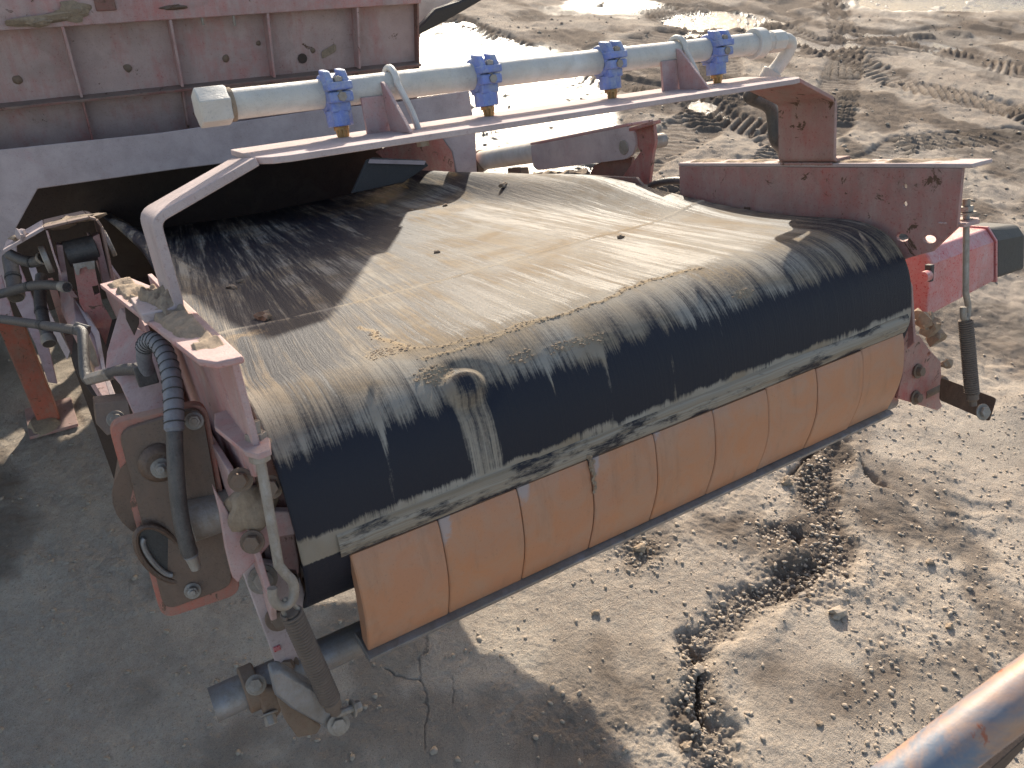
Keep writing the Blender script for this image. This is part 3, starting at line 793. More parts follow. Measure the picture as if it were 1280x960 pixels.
# right lower red plate with hole and mud caked bolts
pr = [P(u_, v_, 'y', -.135) for u_, v_ in ((1131, 412), (1150, 420), (1162, 437), (1176, 452), (1177, 480), (1175, 500), (1178, 508), (1172, 513), (1122, 498), (1128, 470))]
hc = P(1161, 443, 'y', -.135)
MB().plate(pr, (.0, .008, 0), [circ(hc, .006, EX, EZ, 12)]).build('scraper_bracket', 'red', fr, bevel=.0012)
for u_, v_ in ((1147, 464), (1144, 497)): hexbolt(fr, P(u_, v_, 'y', -.138), (0, -1, .1), .011, .010, 'rust')
for i_, (u_, v_, r_) in enumerate(((1138, 403, .016), (1152, 398, .019), (1163, 402, .017), (1168, 420, .017), (1160, 410, .018), (1183, 455, .012))):
    MB().lump(P(u_, v_, 'y', -.12), r_, 30 + i_, 2, (1, 1, 1), .6).build('caked_nut', 'mud', fr)

#@@MOTOR
# ================================================================ GEAR MOTOR GUARD (left)
C0 = P(135, 540, 'y', .05)
gd = thing('motor_guard', 'dark oily bolted shield plate with orange red rim left of the drum', 'guard plate', P(205, 650, 'y', .03))
def GP(u_, v_, off=0.0):
    f_ = (u_ - 135) / 140.0
    return P(u_, v_, 'y', .05 - .05 * f_ - off)
def rounded(pts, r=.018, k=5):
    out = []; n = len(pts)
    for i in range(n):
        p0, p1, p2 = pts[i - 1], pts[i], pts[(i + 1) % n]
        a = p1 + (p0 - p1).normalized() * min(r, (p0 - p1).length * .45); b = p1 + (p2 - p1).normalized() * min(r, (p2 - p1).length * .45)
        for j in range(k + 1):
            t = j / k; out.append((1 - t) ** 2 * a + 2 * t * (1 - t) * p1 + t * t * b)
    return out
outer = rounded([GP(u_, v_) for u_, v_ in ((135, 530), (258, 503), (302, 742), (203, 775))], .022)
MB().plate(outer, (0, .012, .004)).build('back_plate', 'orange_red', gd, bevel=.003)
inner = rounded([GP(u_, v_, .007) for u_, v_ in ((148, 540), (252, 508), (292, 732), (206, 764))], .02)
MB().plate(inner, (0, .0065, .002)).build('face_plate', 'dark', gd, bevel=.004)
ovc = GP(203, 692, .0075); ox, oz = Vector((.97, 0, .12)), Vector((-.26, 0, .96))
MB().plate(circ(ovc, .024, ox, oz, 28, .050), (0, -.0015, 0)).build('slot_shade_sheet', 'black', gd)  # black sheet stands in for the shade inside the slot
MB().tube(circ(ovc + Vector((0, -.002, 0)), .0255, ox, oz, 32, .0515), .0045, 8, closed=True).build('slot_rim', 'dark', gd)
MB().tube([ovc + ox * (.010 * math.cos(t) - .006) + oz * .036 * math.sin(t) + Vector((0, -.004, 0)) for t in [math.pi / 2 + k * math.pi / 12 for k in range(13)]], .004, 8).build('motor_rim', 'galv', gd)
cc = GP(200, 578, .006)
MB().cyl(cc, cc + Vector((0, -.012, 0)), .030, 24, .022).build('hub_cap', 'dark', gd, bevel=.003)
for u_, v_, r_, st in ((202, 585, .0095, .014), (243, 526, .0085, .004), (241, 738, .008, .006)):
    hexbolt(gd, GP(u_, v_, .018 if st > .01 else .008), (-.1, -1, .25), r_, .010, 'steel', stud=st)
m_ = GP(215, 620)
MB().cyl(m_ + Vector((0, .012, 0)), m_ + Vector((.02, .16, 0)), .075, 28).build('motor_body', 'dark', gd)

for i_, (u_, v_, r_, y_) in enumerate(((392, 728, .016, -.03), (406, 724, .020, -.05), (420, 716, .018, -.07), (430, 722, .013, -.08), (400, 742, .011, -.02), (380, 736, .012, -.0))):
    MB().lump(P(u_, v_, 'y', y_), r_, 130 + i_, 3, (1.2, 1, .8), .8).build('caked_mud', 'mud', dr)

#@@SPRAY
# ================================================================ SPRAY BAR BRACKET
br = thing('spray_bar_bracket', 'bent flat steel arch bolted over the belt below the spray pipe', 'bracket', (-.105, .11, .285))
def strip(prof, y0, y1, th=.008):
    """bend a flat bar: prof is (x,z) centreline, extruded from y0 to y1"""
    n = len(prof); up_ = []; lo_ = []
    for i, (x, z) in enumerate(prof):
        a = Vector(prof[max(i - 1, 0)]); b = Vector(prof[min(i + 1, n - 1)]); p = Vector((x, z))
        if 0 < i < n - 1:
            d1 = (p - a).normalized(); d2 = (b - p).normalized(); n1 = Vector((-d1.y, d1.x)); n2 = Vector((-d2.y, d2.x)); nn = (n1 + n2).normalized(); nn = nn / max(nn.dot(n1), .4)
        else:
            d1 = (b - a).normalized(); nn = Vector((-d1.y, d1.x))
        up_.append(p + nn * th / 2); lo_.append(p - nn * th / 2)
    y0 = y0 if hasattr(y0, '__len__') else [y0] * n; y1 = y1 if hasattr(y1, '__len__') else [y1] * n
    m = MB(); R0 = []
    for i in range(n):
        R0.append([m.bm.verts.new((up_[i].x, y0[i], up_[i].y)), m.bm.verts.new((up_[i].x, y1[i], up_[i].y)), m.bm.verts.new((lo_[i].x, y1[i], lo_[i].y)), m.bm.verts.new((lo_[i].x, y0[i], lo_[i].y))])
    for i in range(n - 1):
        for k in range(4): m.bm.faces.new((R0[i][k], R0[i][(k + 1) % 4], R0[i + 1][(k + 1) % 4], R0[i + 1][k]))
    m.bm.faces.new(R0[0][::-1]); m.bm.faces.new(R0[-1])
    return m
def fillet(pts, r=.02, k=4):
    out = [pts[0]]
    for i in range(1, len(pts) - 1):
        p0, p1, p2 = Vector(pts[i - 1]), Vector(pts[i]), Vector(pts[i + 1])
        a = p1 + (p0 - p1).normalized() * r; b = p1 + (p2 - p1).normalized() * r
        for j in range(k + 1):
            t = j / k; out.append(tuple((1 - t) ** 2 * a + 2 * t * (1 - t) * p1 + t * t * b))
    out.append(pts[-1]); return out
SPL = .118
prof = fillet([(-.150, .2895), (-.101, .2895), (-.101, .412), (.045, .465)], .014)
strip(prof, .030, .182, .012).build('left_leg', 'pale', br, bevel=.0015)
prof = fillet([(1.302, .2895), (1.251, .2895), (1.251, .414), (1.135, .465)], .012)
strip(prof, .040, .190).build('right_leg', 'oxide', br, bevel=.0015)
mb = MB()
ol = [(.045, .04), (.062, .016), (.085, .008), (1.085, .008), (1.110, .016), (1.1349, .04), (1.1349, .190), (.045, .190)]
mb.plate([Vector((a, b, .4585 + (b - .008) * .083)) for a, b in ol], (0, 0, .009)).build('top_bar', 'pale', br, bevel=.0012)
# saddle gussets
def saddle(x):
    m = MB(); z0 = .473
    m.plate([Vector((x - .030, .128, z0)), Vector((x + .012, .128, z0)), Vector((x + .012, .128, .532)), Vector((x - .030, .128, .532))], (0, .006, 0))
    m.plate([Vector((x + .006, .122, z0)), Vector((x + .006, .045, z0)), Vector((x + .006, .118, .548)), Vector((x + .006, .128, .552))], (.006, 0, 0))
    m.build('saddle_gusset', 'pink', br, bevel=.0012)
    weld((x - .030, .126, z0), (x + .012, .126, z0), .0022, (br, 'pink'), 5)
    weld((x + .0045, .120, z0), (x + .0045, .05, z0 - .005), .0022, (br, 'pink'), 6)
for x in (P(475, 130, 'y', .13).x, P(842, 85, 'y', .13).x): saddle(x)

# ================================================================ SPRAY PIPE
PY, PZ, PR = .15, .5445, .0215
x_cap, x_end = .028, 1.135
sp = thing('spray_pipe', 'dusty cream water pipe with hexagonal end cap, blue clamps and brass nozzles', 'pipe', (x_cap, PY, PZ))
MB().tube([(x_cap, PY, PZ), (x_end, PY, PZ)], PR, 32).build('pipe', 'cream', sp)
m = MB()
m.tube([(x_cap - .024, PY, PZ), (x_cap - .022, PY, PZ), (x_cap + .018, PY, PZ), (x_cap + .022, PY, PZ)], [.0235, .0285, .0285, .0262], 6)
m.build('end_cap', 'cream', sp, bevel=.0012)
m = MB().tube([(x_cap + .022, PY, PZ), (x_cap + .028, PY, PZ)], PR + .0022, 28); m.build('thread_collar', 'mud', sp)
def clamp(x, parent):
    objs = []
    m = MB()
    # clamp body: half shells, lugs, socket
    ringp = []
    m.tube([(x - .019, PY, PZ), (x - .017, PY, PZ), (x + .013, PY, PZ), (x + .015, PY, PZ)], [PR + .001, PR + .0065, PR + .0065, PR + .001], 28)
    for dx in (-.013, .012):
        m.plate([Vector((x + dx - .006, PY - .010, PZ + .020)), Vector((x + dx - .006, PY - .038, PZ + .008)), Vector((x + dx - .006, PY - .040, PZ + .014)), Vector((x + dx - .006, PY - .030, PZ + .030)), Vector((x + dx - .006, PY - .006, PZ + .034))], (.011, 0, 0))
    m.box((x - .020, PY - .0425, PZ + .0015), (x + .020, PY - .014, PZ + .0135))
    c1 = m.build('clamp', 'blue', parent, bevel=.0022)
    m = MB()
    m.box((x - .019, PY - .041, PZ - .016), (x + .019, PY - .012, PZ - .0005))
    m.box((x - .016, PY - .030, PZ - .030), (x + .016, PY + .014, PZ - .014))
    m.build('clamp_lower_half', 'blue', c1, bevel=.003)
    m = MB().tube([(x, PY - .010, PZ - .026), (x, PY - .010, PZ - .050)], .0205, 10); m.build('socket', 'blue', c1, bevel=.0015)
    m = MB().cyl((x, PY - .034, PZ - .012), (x, PY - .034, PZ + .022), .0042, 10); m.cyl((x, PY - .034, PZ + .0135), (x, PY - .034, PZ + .020), .0080, 6); m.cyl((x, PY - .044, PZ - .008), (x, PY - .040, PZ - .008), .0075, 6)
    m.build('clamp_bolt', 'steel', c1, bevel=.0006)
    m = MB()
    m.cyl((x, PY - .010, PZ - .050), (x, PY - .010, PZ - .056), .012, 12)
    for k in range(5):
        a = math.pi * (k - 2) / 5
        m.cyl((x + .009 * math.sin(a), PY - .010 - .009 * math.cos(a), PZ - .054), (x + .006 * math.sin(a), PY - .010 - .006 * math.cos(a), PZ - .070), .0032, 8)
    m.cyl((x, PY - .010, PZ - .056), (x, PY - .010, PZ - .0715), .006, 10)
    m.build('nozzle', 'brass', c1, bevel=.0005)
    return c1
clx = [P(u_, 100, 'y', PY - .02).x for u_ in (418,)] + [P(608, 95, 'y', PY - .02).x, P(765, 75, 'y', PY - .02).x, P(899, 60, 'y', PY - .02).x]
c0 = clamp(clx[0], sp)
for x in clx[1:]:
    c = c0.copy(); COL.objects.link(c); c.parent = sp; c.location = (x - clx[0], 0, 0)
    for ch in list(c0.children):
        d = ch.copy(); COL.objects.link(d); d.parent = c
# U bolts
for i_, x in enumerate((P(488, 100, 'y', PY).x, P(846, 70, 'y', PY).x)):
    pts = [(x + .012, PY - .060, .452), (x + .009, PY - .045, .50)]
    for k in range(11):
        a = math.pi * k / 10
        pts.append((x, PY - math.cos(a) * (PR + .006), PZ + math.sin(a) * (PR + .006)))
    pts += [(x, PY + .0275, .50), (x, PY + .0275, .452)]
    u_ = MB().tube(smoothpath(pts, 3), .0052, 10).build('u_bolt', 'cream', sp)
    MB().cyl((x + .012, PY - .060, .4575), (x + .012, PY - .060, .448), .010, 6).build('nut', 'steel', u_)
# union, elbow and the tail that dives behind the arch
m = MB().tube([(x_end - .012, PY, PZ), (x_end - .012, PY, PZ), (x_end + .016, PY, PZ), (x_end + .017, PY, PZ)], [PR, PR + .0085, PR + .0085, PR + .003], 28); m.build('union', 'cream', sp, bevel=.002)
m = MB().tube([(x_end + .016, PY, PZ), (x_end + .030, PY, PZ), (x_end + .030, PY, PZ), (x_end + .040, PY, PZ), (x_end + .040, PY, PZ), (x_end + .075, PY, PZ)], [PR + .003, PR + .003, PR - .002, PR - .002, PR + .001, PR + .001], 8); m.build('reducer', 'cream', sp, bevel=.0012)
ex = x_end + .072
elb = smoothpath([(ex, PY, PZ), (ex + .022, PY, PZ - .001), (ex + .035, PY + .004, PZ - .014), (ex + .022, PY + .018, PZ - .045), (ex + .006, PY + .030, PZ - .065)], 6)
MB().tube(elb, .0150, 20).build('elbow', 'cream', sp)
e2 = Vector(elb[-1])
m = MB().tube([e2 + Vector((.004, -.003, .008)), e2 + Vector((-.006, .006, -.012))], [.021, .021], 20); m.build('elbow_collar', 'cream', sp, bevel=.002)
m = MB().tube(smoothpath([e2 + Vector((-.006, .006, -.012)), e2 + Vector((-.02, .035, -.035)), Vector((1.20, .225, .435)), Vector((1.252, .215, .405)), Vector((1.262, .212, .34)), Vector((1.30, .215, .29)), Vector((1.34, .22, .12))], 6), .015, 16); m.build('supply_hose', 'hose', sp)

#@@SCRAPER
# ================================================================ BELT SCRAPER
sc = thing('belt_scraper', 'orange segmented belt scraper pressed against the front of the belt', 'belt scraper', (.6, -.13, -.22))
prof_b = [(-.1715, -.046), (-.1755, -.062), (-.1775, -.095), (-.1755, -.135), (-.1650, -.175), (-.146, -.222), (-.128, -.214), (-.140, -.165), (-.150, -.12), (-.156, -.08), (-.163, -.045)]
LB = 1.2 / 9
blm = None
for k in range(9):
    x0 = k * LB
    m = MB(); rows = []
    pf = smoothpath([Vector((0, a, b)) for a, b in prof_b[:6]], 5); bk = [Vector((0, a, b)) for a, b in prof_b[6:]]
    loop = pf + bk
    loopc = [Vector((0, q.y, q.z)) for q in loop]
    xs = [.0007, .003] + [LB * q_ / 10 for q_ in range(1, 10)] + [LB - .003, LB - .0007]
    for j, xx in enumerate(xs):
        inset = .0018 if j in (0, len(xs) - 1) else 0
        rows.append([m.bm.verts.new((x0 + xx, q.y + inset, q.z - (inset if i < 2 else 0))) for i, q in enumerate(loopc)])
    n = len(loop)
    for j in range(len(xs) - 1):
        for i in range(n): m.bm.faces.new((rows[j][i], rows[j][(i + 1) % n], rows[j + 1][(i + 1) % n], rows[j + 1][i]))
    m.bm.faces.new(rows[0][::-1]); m.bm.faces.new(rows[-1])
    o = m.build('scraper_blade', 'blade', sc)
    me = o.data
    co = np.empty(len(me.vertices) * 3, np.float32); me.vertices.foreach_get('co', co); co = co.reshape(-1, 3) + np.array((.6, -.13, -.22))
    amt = (.15, 1.0, .95, .9, .75, .55, .3, .2, .1)[k]
    fx = (co[:, 0] - x0) / LB
    dz_ = -.036 - co[:, 2]
    v = amt * np.maximum((1 - sm(.0, .022, dz_)) * .62, (1 - sm(.0, .085 * (.5 + .5 * amt), dz_)) * (1 - sm(.05, .30, fx)))
    attr(me, 'scuff', v)
    # each blade sits a hair differently
    o.location = (0, random.uniform(-.0012, .0012), random.uniform(-.001, .001))
m = MB()
pp = [(-.150, -.2245), (-.158, -.2290), (-.150, -.2400), (-.105, -.2330), (-.095, -.2200), (-.120, -.2180)]
m.hexa([Vector((-.003, a, b)) for a, b in pp], [Vector((1.203, a, b)) for a, b in pp]).build('holder_bar', 'galv', sc, bevel=.0012)
# caked dust ledge between belt and blade tips
nx, ny = 420, 10
xx = np.linspace(-.012, 1.205, nx); tt = np.linspace(0, 1, ny)
XX, TT = np.meshgrid(xx, tt)
ang = R(15) * (1 - TT) + R(1.5) * TT + R(1.2) * (fbm(XX * 12, TT * 0, 3, 101) - .5) * 2 * TT
rr = RB + .0005 + (.0065 * np.sin(np.clip(TT, 0, 1) * math.pi) ** .6) * (.55 + .9 * (fbm(XX * 25, TT * 3, 3, 102) - .3)) - .0015 * (TT > .95)
sme = grid_mesh('dust_crust', XX - .6, -rr * np.cos(ang) + .13, -rr * np.sin(ang) + .22)
cr = fbm(XX * 14, TT * 2.2, 4, 103)
attr(sme, 'dust', .62 + 1.5 * (cr - .45)); attr(sme, 'sand', .15 + 0 * XX)
uvl = sme.uv_layers.new(name='UVMap'); li = np.empty(len(sme.loops), np.int32); sme.loops.foreach_get('vertex_index', li)
uvl.data.foreach_set('uv', np.stack([XX.ravel()[li] * .25, TT.ravel()[li] * 1.5], -1).ravel().astype(np.float32))
sme.materials.append(M['belt'])
so_ = bpy.data.objects.new('dust_crust', sme); COL.objects.link(so_); so_.parent = sc
for i_ in range(9):
    zz = -.040 - .0075 * i_
    MB().lump((3 * LB + .001 + .002 * math.sin(i_ * 2.1), -.1765 - .004 * math.sin(min(1, i_ / 6) * 1.5), zz), .0042 - .0002 * i_, 160 + i_, 2, (1, .55, 1.3), .8).build('dirt_smear', 'mud', sc)
# torsion tube behind the blades, sticking out left past its clamp
TY, TZ = -.085, -.235
tl0 = P(270, 870, 'y', TY)
TZ = P(432, 806, 'y', TY).z
MB().cyl((-.215, TY, TZ), (1.29, TY, TZ), .025, 28).build('torsion_tube', 'galv', sc)
m = MB()
ring = MB().tube([(-.172, TY, TZ), (-.150, TY, TZ)], .0335, 28); ring.build('clamp_collar', 'rust', sc, bevel=.003)
hexbolt(sc, Vector((-.155, TY - .028, TZ + .022)), (-.2, -1, .6), .0095, .009)
hexbolt(sc, Vector((-.150, TY - .030, TZ - .030)), (-.1, -.8, -.9), .0085, .014)
# lever plate to the spring
le = [P(u_, v_, 'y', -.185) for u_, v_ in ((338, 842), (352, 838), (412, 872), (430, 890), (434, 912), (428, 924), (402, 908), (362, 886), (345, 872))]
MB().plate(le, (.0, .014, .010)).build('lever_arm', 'galv', sc, bevel=.004)
le2 = [P(u_, v_, 'y', -.16) for u_, v_ in ((345, 868), (402, 908), (396, 918), (372, 922), (356, 900))]
MB().plate(le2, (.0, .012, 0)).build('web_plate', 'rust', sc, bevel=.002)
le3 = [P(u_, v_, 'y', -.12) for u_, v_ in ((318, 860), (350, 862), (352, 890), (340, 905), (330, 895))]
MB().plate(le3, (.0, .03, .0)).build('clamp_foot', 'rust', sc, bevel=.004)
hexbolt(sc, P(423, 905, 'y', -.192), (-.1, -1, .3), .0105, .006)
MB().cyl(P(420, 893, 'y', -.192), P(446, 883, 'y', -.19), .0055, 10).build('spring_pin', 'steel', sc)
hexbolt(sc, P(440, 885.5, 'y', -.19), P(446, 883, 'y', -.19) - P(420, 893, 'y', -.192), .0085, .010)
# hanger plate between bearing bracket and tube
hp = [P(u_, v_, 'y', -.10) for u_, v_ in ((303, 716), (322, 702), (372, 712), (382, 742), (372, 800), (378, 850), (352, 850), (334, 800))]
MB().plate(hp, (.0, .010, .004)).build('hanger_plate', 'pale', sc, bevel=.002)
hexbolt(sc, P(328, 724, 'y', -.105), (0, -1, .3), .0135, .010, 'steel')
hexbolt(sc, P(348, 772, 'y', -.105), (0, -1, .3), .0125, .010, 'rust')
hexbolt(sc, P(360, 830, 'y', -.095), (-.4, -1, .3), .011, .012, 'rust')
pt = P(346, 810, 'y', -.10)
MB().box(pt - Vector((.005, .003, .004)), pt + Vector((.005, .003, .004))).build('paint_chip', 'redbright', sc, bevel=.001)
# right lever plate
le = [P(u_, v_, 'y', a_) for u_, v_, a_ in ((1176, 472, -.15), (1246, 498, -.27), (1237, 527, -.27), (1174, 500, -.15))]
MB().plate(rounded(le, .006, 3), (.006, .004, -.002)).build('lever_arm', 'dark', sc, bevel=.001)
hexbolt(sc, P(1228, 515, 'y', -.262), (-.2, -1, .3), .012, .008, 'steel')
MB().cyl(P(1150, 492, 'y', -.12), P(1178, 478, 'y', -.12), .018, 16).build('tube_end', 'rust', sc)

# ---- eye bolts with springs
def helix(a, b, r, turns, wr, n=14):
    a, b = Vector(a), Vector(b); ax = (b - a); L = ax.length; ax.normalize(); u = ax.orthogonal().normalized(); v = ax.cross(u)
    return [a + ax * L * i / (turns * n) + (u * math.cos(2 * math.pi * i / n) + v * math.sin(2 * math.pi * i / n)) * r for i in range(turns * n + 1)]
def tensioner(label, top, eye, s0, s1, hook_side, r, grp):
    top, eye, s0, s1 = map(Vector, (top, eye, s0, s1))
    t = thing('spring_tensioner', label, 'tension spring', top, group=grp)
    ax = (eye - top).normalized(); sd_ = Vector(hook_side)
    rod = smoothpath([top - ax * .030, top, top + (eye - top) * .45, eye - ax * .034], 5)
    L = [rod[-1]]
    for k in range(1, 10):
        a = -math.pi / 2 + k * 2 * math.pi / 11
        L.append(eye + ax * (.014 * -math.cos(a + math.pi / 2) * 1.5) + sd_ * (.0135 * math.sin(a + math.pi / 2)))
    MB().tube(rod + smoothpath(L, 4)[1:], r, 12).build('eye_bolt', 'steel', t)
    m = MB().cyl(top - ax * .030, top - ax * .004, r * 1.12, 14); m.build('thread', 'steel', t)
    for s_ in (-.016, .0085):
        m = MB(); m.cyl(top + ax * s_, top + ax * (s_ + .011), .0125, 6); m.build('nut', 'steel', t, bevel=.001)
    m = MB(); m.cyl(top - ax * .0045, top - ax * .002, .017, 18); m.build('washer', 'steel', t)
    sx = (s1 - s0)
    MB().tube(helix(s0, s1, .0125, 34, .0020), .0022, 6).build('spring', 'spring', t)
    MB().cyl(s0, s1, .0095, 12).build('spring_core', 'spring', t)
    hk = smoothpath([s0 + sx * .02 + sd_ * .010, s0 - sx.normalized() * .010 + sd_ * .006, eye + ax * .012, s0 - sx.normalized() * .008 - sd_ * .008, s0 + sx * .02 - sd_ * .008], 5)
    MB().tube(hk, .0028, 8).build('spring_hook', 'steel', t)
    MB().tube(smoothpath([s1, s1 + sx.normalized() * .012, s1 + sx.normalized() * .026], 4), [.0125] * 5 + [.008] * 4, 12).build('spring_end', 'spring', t)
    return t
yL = -.225
tensioner('bent steel eye bolt and dusty coil spring at the left end of the scraper', P(322, 557, 'y', -.215), P(354, 738, 'y', yL), P(364, 765, 'y', -.21), P(413, 875, 'y', -.195), (1, 0, 0), .0062, 'scraper tension springs')
tensioner('straight eye bolt and dark coil spring hanging at the right end of the scraper', P(1208, 268, 'x', 1.30), P(1207, 387, 'x', 1.30), P(1207, 400, 'x', 1.30), P(1215, 492, 'x', 1.30), (1, .2, 0), .0062, 'scraper tension springs')

#@@REDBOX
# ================================================================ RED HOUSING (right)
rb = thing('drive_housing', 'bright red chamfered housing with a black end cap right of the drum', 'housing', P(1200, 350, 'y', -.05))
def RBX(u_, v_, y_=-.06): return P(u_, v_, 'y', y_)
f0 = [RBX(u_, v_) for u_, v_ in ((1146, 345), (1150, 395), (1174, 393), (1243, 351), (1243, 301), (1232, 288), (1176, 320))]
c_n = [RBX(1148, 350), RBX(1152, 395), RBX(1176, 392), RBX(1243, 350), RBX(1243, 302)]
p_a, p_b = RBX(1166, 330), RBX(1243, 302)           # upper front edge
q_a, q_b = P(1158, 396, 'y', -.06), P(1243, 351, 'y', -.06)   # lower front edge
dpt = Vector((0, .12, .0)); ch = Vector((0, .022, .03))
secA = [q_a, p_a, p_a + ch, p_a + ch + Vector((0, .10, .0)), q_a + Vector((0, .12, 0))]
secB = [q_b, p_b, p_b + ch, p_b + ch + Vector((0, .10, .0)), q_b + Vector((0, .12, 0))]
MB().hexa(secA, secB).build('body', 'redbright', rb, bevel=.004)
o_ = Vector((.002, 0, 0))
def infl(sec, k):
    c = sum(sec, Vector()) / len(sec); return [c + (p - c) * k for p in sec]
MB().hexa([p + o_ for p in infl(secB, 1.06)], [p + Vector((.009, 0, 0)) for p in infl(secB, 1.06)]).build('end_flange', 'redbright', rb, bevel=.001)
secC = [p + Vector((.010, .0, 0)) for p in infl(secB, .98)]
secD = [p + Vector((.15, .0, -.012)) for p in infl(secB, .90)]
MB().hexa(secC, secD).build('end_cap', 'black', rb, bevel=.010, seg=3)
lp = P(1158, 345, 'y', -.10)
MB().tube([lp + Vector((-.012, 0, 0)), lp + Vector((.006, 0, 0)), lp + Vector((.012, 0, 0))], [.012, .012, .008], 16).build('red_lamp_lens', 'redbright', rb)
MB().box(lp + Vector((.010, -.004, -.016)), lp + Vector((.022, .012, .022))).build('lamp_holder', 'black', rb, bevel=.002)

#@@RAM
# ================================================================ HYDRAULIC RAM + BRACKET
X0 = 1.40
ram = thing('hydraulic_ram', 'dusty hydraulic ram in a channel guard beyond the right edge of the belt', 'hydraulic ram', P(700, 195, 'x', X0))
a, b = P(588, 203, 'x', X0), P(690, 186, 'x', X0)
MB().cyl(a + (b - a) * .12, b + (b - a) * .6, .040, 28).build('barrel', 'cream', ram, bevel=.002)
MB().tube([a + (b - a) * .10, a + (b - a) * .17], .044, 24).build('gland', 'rust', ram, bevel=.003)
gp = [P(u_, v_, 'x', X0 - .07) for u_, v_ in ((663, 182), (785, 158), (793, 166), (795, 182), (790, 194), (782, 199), (672, 213), (666, 208))]
MB().plate(rounded(gp, .012, 3), (.010, 0, 0)).build('guard_side', 'pale', ram, bevel=.002)
t0, t1 = P(663, 182, 'x', X0 - .07), P(785, 158, 'x', X0 - .07)
MB().plate([t0 + Vector((0, 0, .001)), t1 + Vector((0, 0, .001)), t1 + Vector((.10, 0, .001)), t0 + Vector((.10, 0, .001))], (0, 0, .008)).build('guard_top', 'pink', ram, bevel=.002)
pc = P(780, 184, 'x', X0 - .07)
MB().cyl(pc + Vector((-.004, 0, 0)), pc + Vector((.16, 0, 0)), .022, 24).build('pin', 'steel', ram, bevel=.002)
lg = [P(u_, v_, 'x', X0 - .05) for u_, v_ in ((574, 212), (580, 200), (590, 196), (597, 206), (598, 224), (584, 228))]
MB().plate(rounded(lg, .02, 3), (.03, 0, 0), [circ(P(587, 207, 'x', X0 - .05), .012, EY, EZ)]).build('lug', 'rust', ram, bevel=.002)
# small valve block under the ram
vb = P(648, 216, 'x', X0)
MB().box(vb - Vector((.02, .05, .02)), vb + Vector((.02, .05, .02))).build('valve_block', 'rust', ram, bevel=.004)
rbk = thing('ram_bracket', 'dark red lug plates holding the pin end of the hydraulic ram', 'bracket', P(810, 220, 'x', X0))
bpn = [P(u_, v_, 'x', 1.338) for u_, v_ in ((786, 160), (816, 151), (819, 176), (816, 190), (811, 230), (790, 238), (770, 232), (800, 190))]
MB().plate(bpn, (.012, 0, 0)).build('lug_plate', 'red', rbk, bevel=.002)
bpn = [P(u_, v_, 'x', X0 - .04) for u_, v_ in ((743, 206), (760, 200), (790, 196), (786, 236), (740, 236), (738, 216))]
MB().plate(bpn, (.012, 0, 0)).build('lug_plate', 'maroon', rbk, bevel=.002)
bt0, bt1 = P(786, 160, 'x', 1.31), P(816, 151, 'x', 1.31)
MB().plate([bt0, bt1, bt1 + Vector((.03, 0, 0)), bt0 + Vector((.03, 0, 0))], (0, 0, -.010)).build('lug_bridge', 'red', rbk, bevel=.001)
# low guard at the belt edge below the ram, with mud heaps on it
sk = [P(u_, v_, 'x', 1.235) for u_, v_ in ((664, 221), (735, 219), (795, 222), (812, 243), (800, 262), (664, 240))]
MB().plate(sk, (.010, 0, .0)).build('edge_guard', 'maroon', fr, bevel=.002)
for i_, (u_, v_, r_) in enumerate(((672, 222, .04), (690, 221, .045), (712, 222, .05), (728, 219, .04), (700, 226, .045), (797, 234, .03))):
    MB().lump(P(u_, v_, 'x', 1.245), r_, 50 + i_, 2, (.6, 1.2, .45), .6).build('dirt_heap', 'mud', fr)
hq = [P(u_, v_, 'x', 1.33) for u_, v_ in ((806, 238), (820, 230), (840, 226), (862, 228), (900, 240))]
ho = MB().tube(smoothpath(hq, 6), .011, 12).build('hydraulic_hose', 'hose', None, base=hq[0])
props(ho, 'black hose curving behind the end of the right side plate', 'hose')

#@@PORTAL
# ================================================================ PORTAL FRAME
YP = 1.85
po = thing('portal_frame', 'pale dusty red portal frame the belt passes under', 'portal frame', P(20, 300, 'y', YP))
ou = [P(u_, v_, 'y', YP) for u_, v_ in ((-80, 205), (0, 187), (200, 166), (400, 137), (500, 127), (586, 113), (594, 165), (597, 235),
      (572, 240), (571, 214), (566, 190), (549, 166), (400, 189), (225, 211), (47, 236), (20, 285), (22, 330), (-10, 410), (-80, 425))]
MB().plate(ou, (0, .012, 0)).build('front_plate', 'pale', po, bevel=.003)
MB().plate([P(u_, v_, 'y', YP + .012) for u_, v_ in ((586, 113), (594, 165), (597, 235), (591, 236), (587, 165), (578, 115))], (0, .16, 0)).build('side_web', 'pink', po)
a, b = P(-80, 205, 'y', YP + .012), P(586, 113, 'y', YP + .012)
MB().plate([a, b, b + Vector((0, .9, 0)), a + Vector((0, .9, 0))], (0, 0, -.01)).build('top_web', 'maroon', po)
# red inner plates and rubber skirt inside the opening
rp = [P(u_, v_, 'y', 2.15) for u_, v_ in ((505, 172), (549, 166), (572, 190), (576, 222), (500, 216), (470, 190))]
MB().plate(rp, (0, .01, 0)).build('inner_plate', 'red', po)
rs = [P(u_, v_, 'y', 1.75) for u_, v_ in ((459, 200), (468, 197), (530, 200), (536, 207), (505, 228), (440, 242))]
MB().plate(rs, (0, .02, 0)).build('rubber_skirt', 'black', po, bevel=.003)
MB().plate([P(u_, v_, 'y', 1.745) for u_, v_ in ((462, 199), (532, 201), (530, 206), (460, 204))], (0, -.004, 0)).build('skirt_strip', 'pale', po)

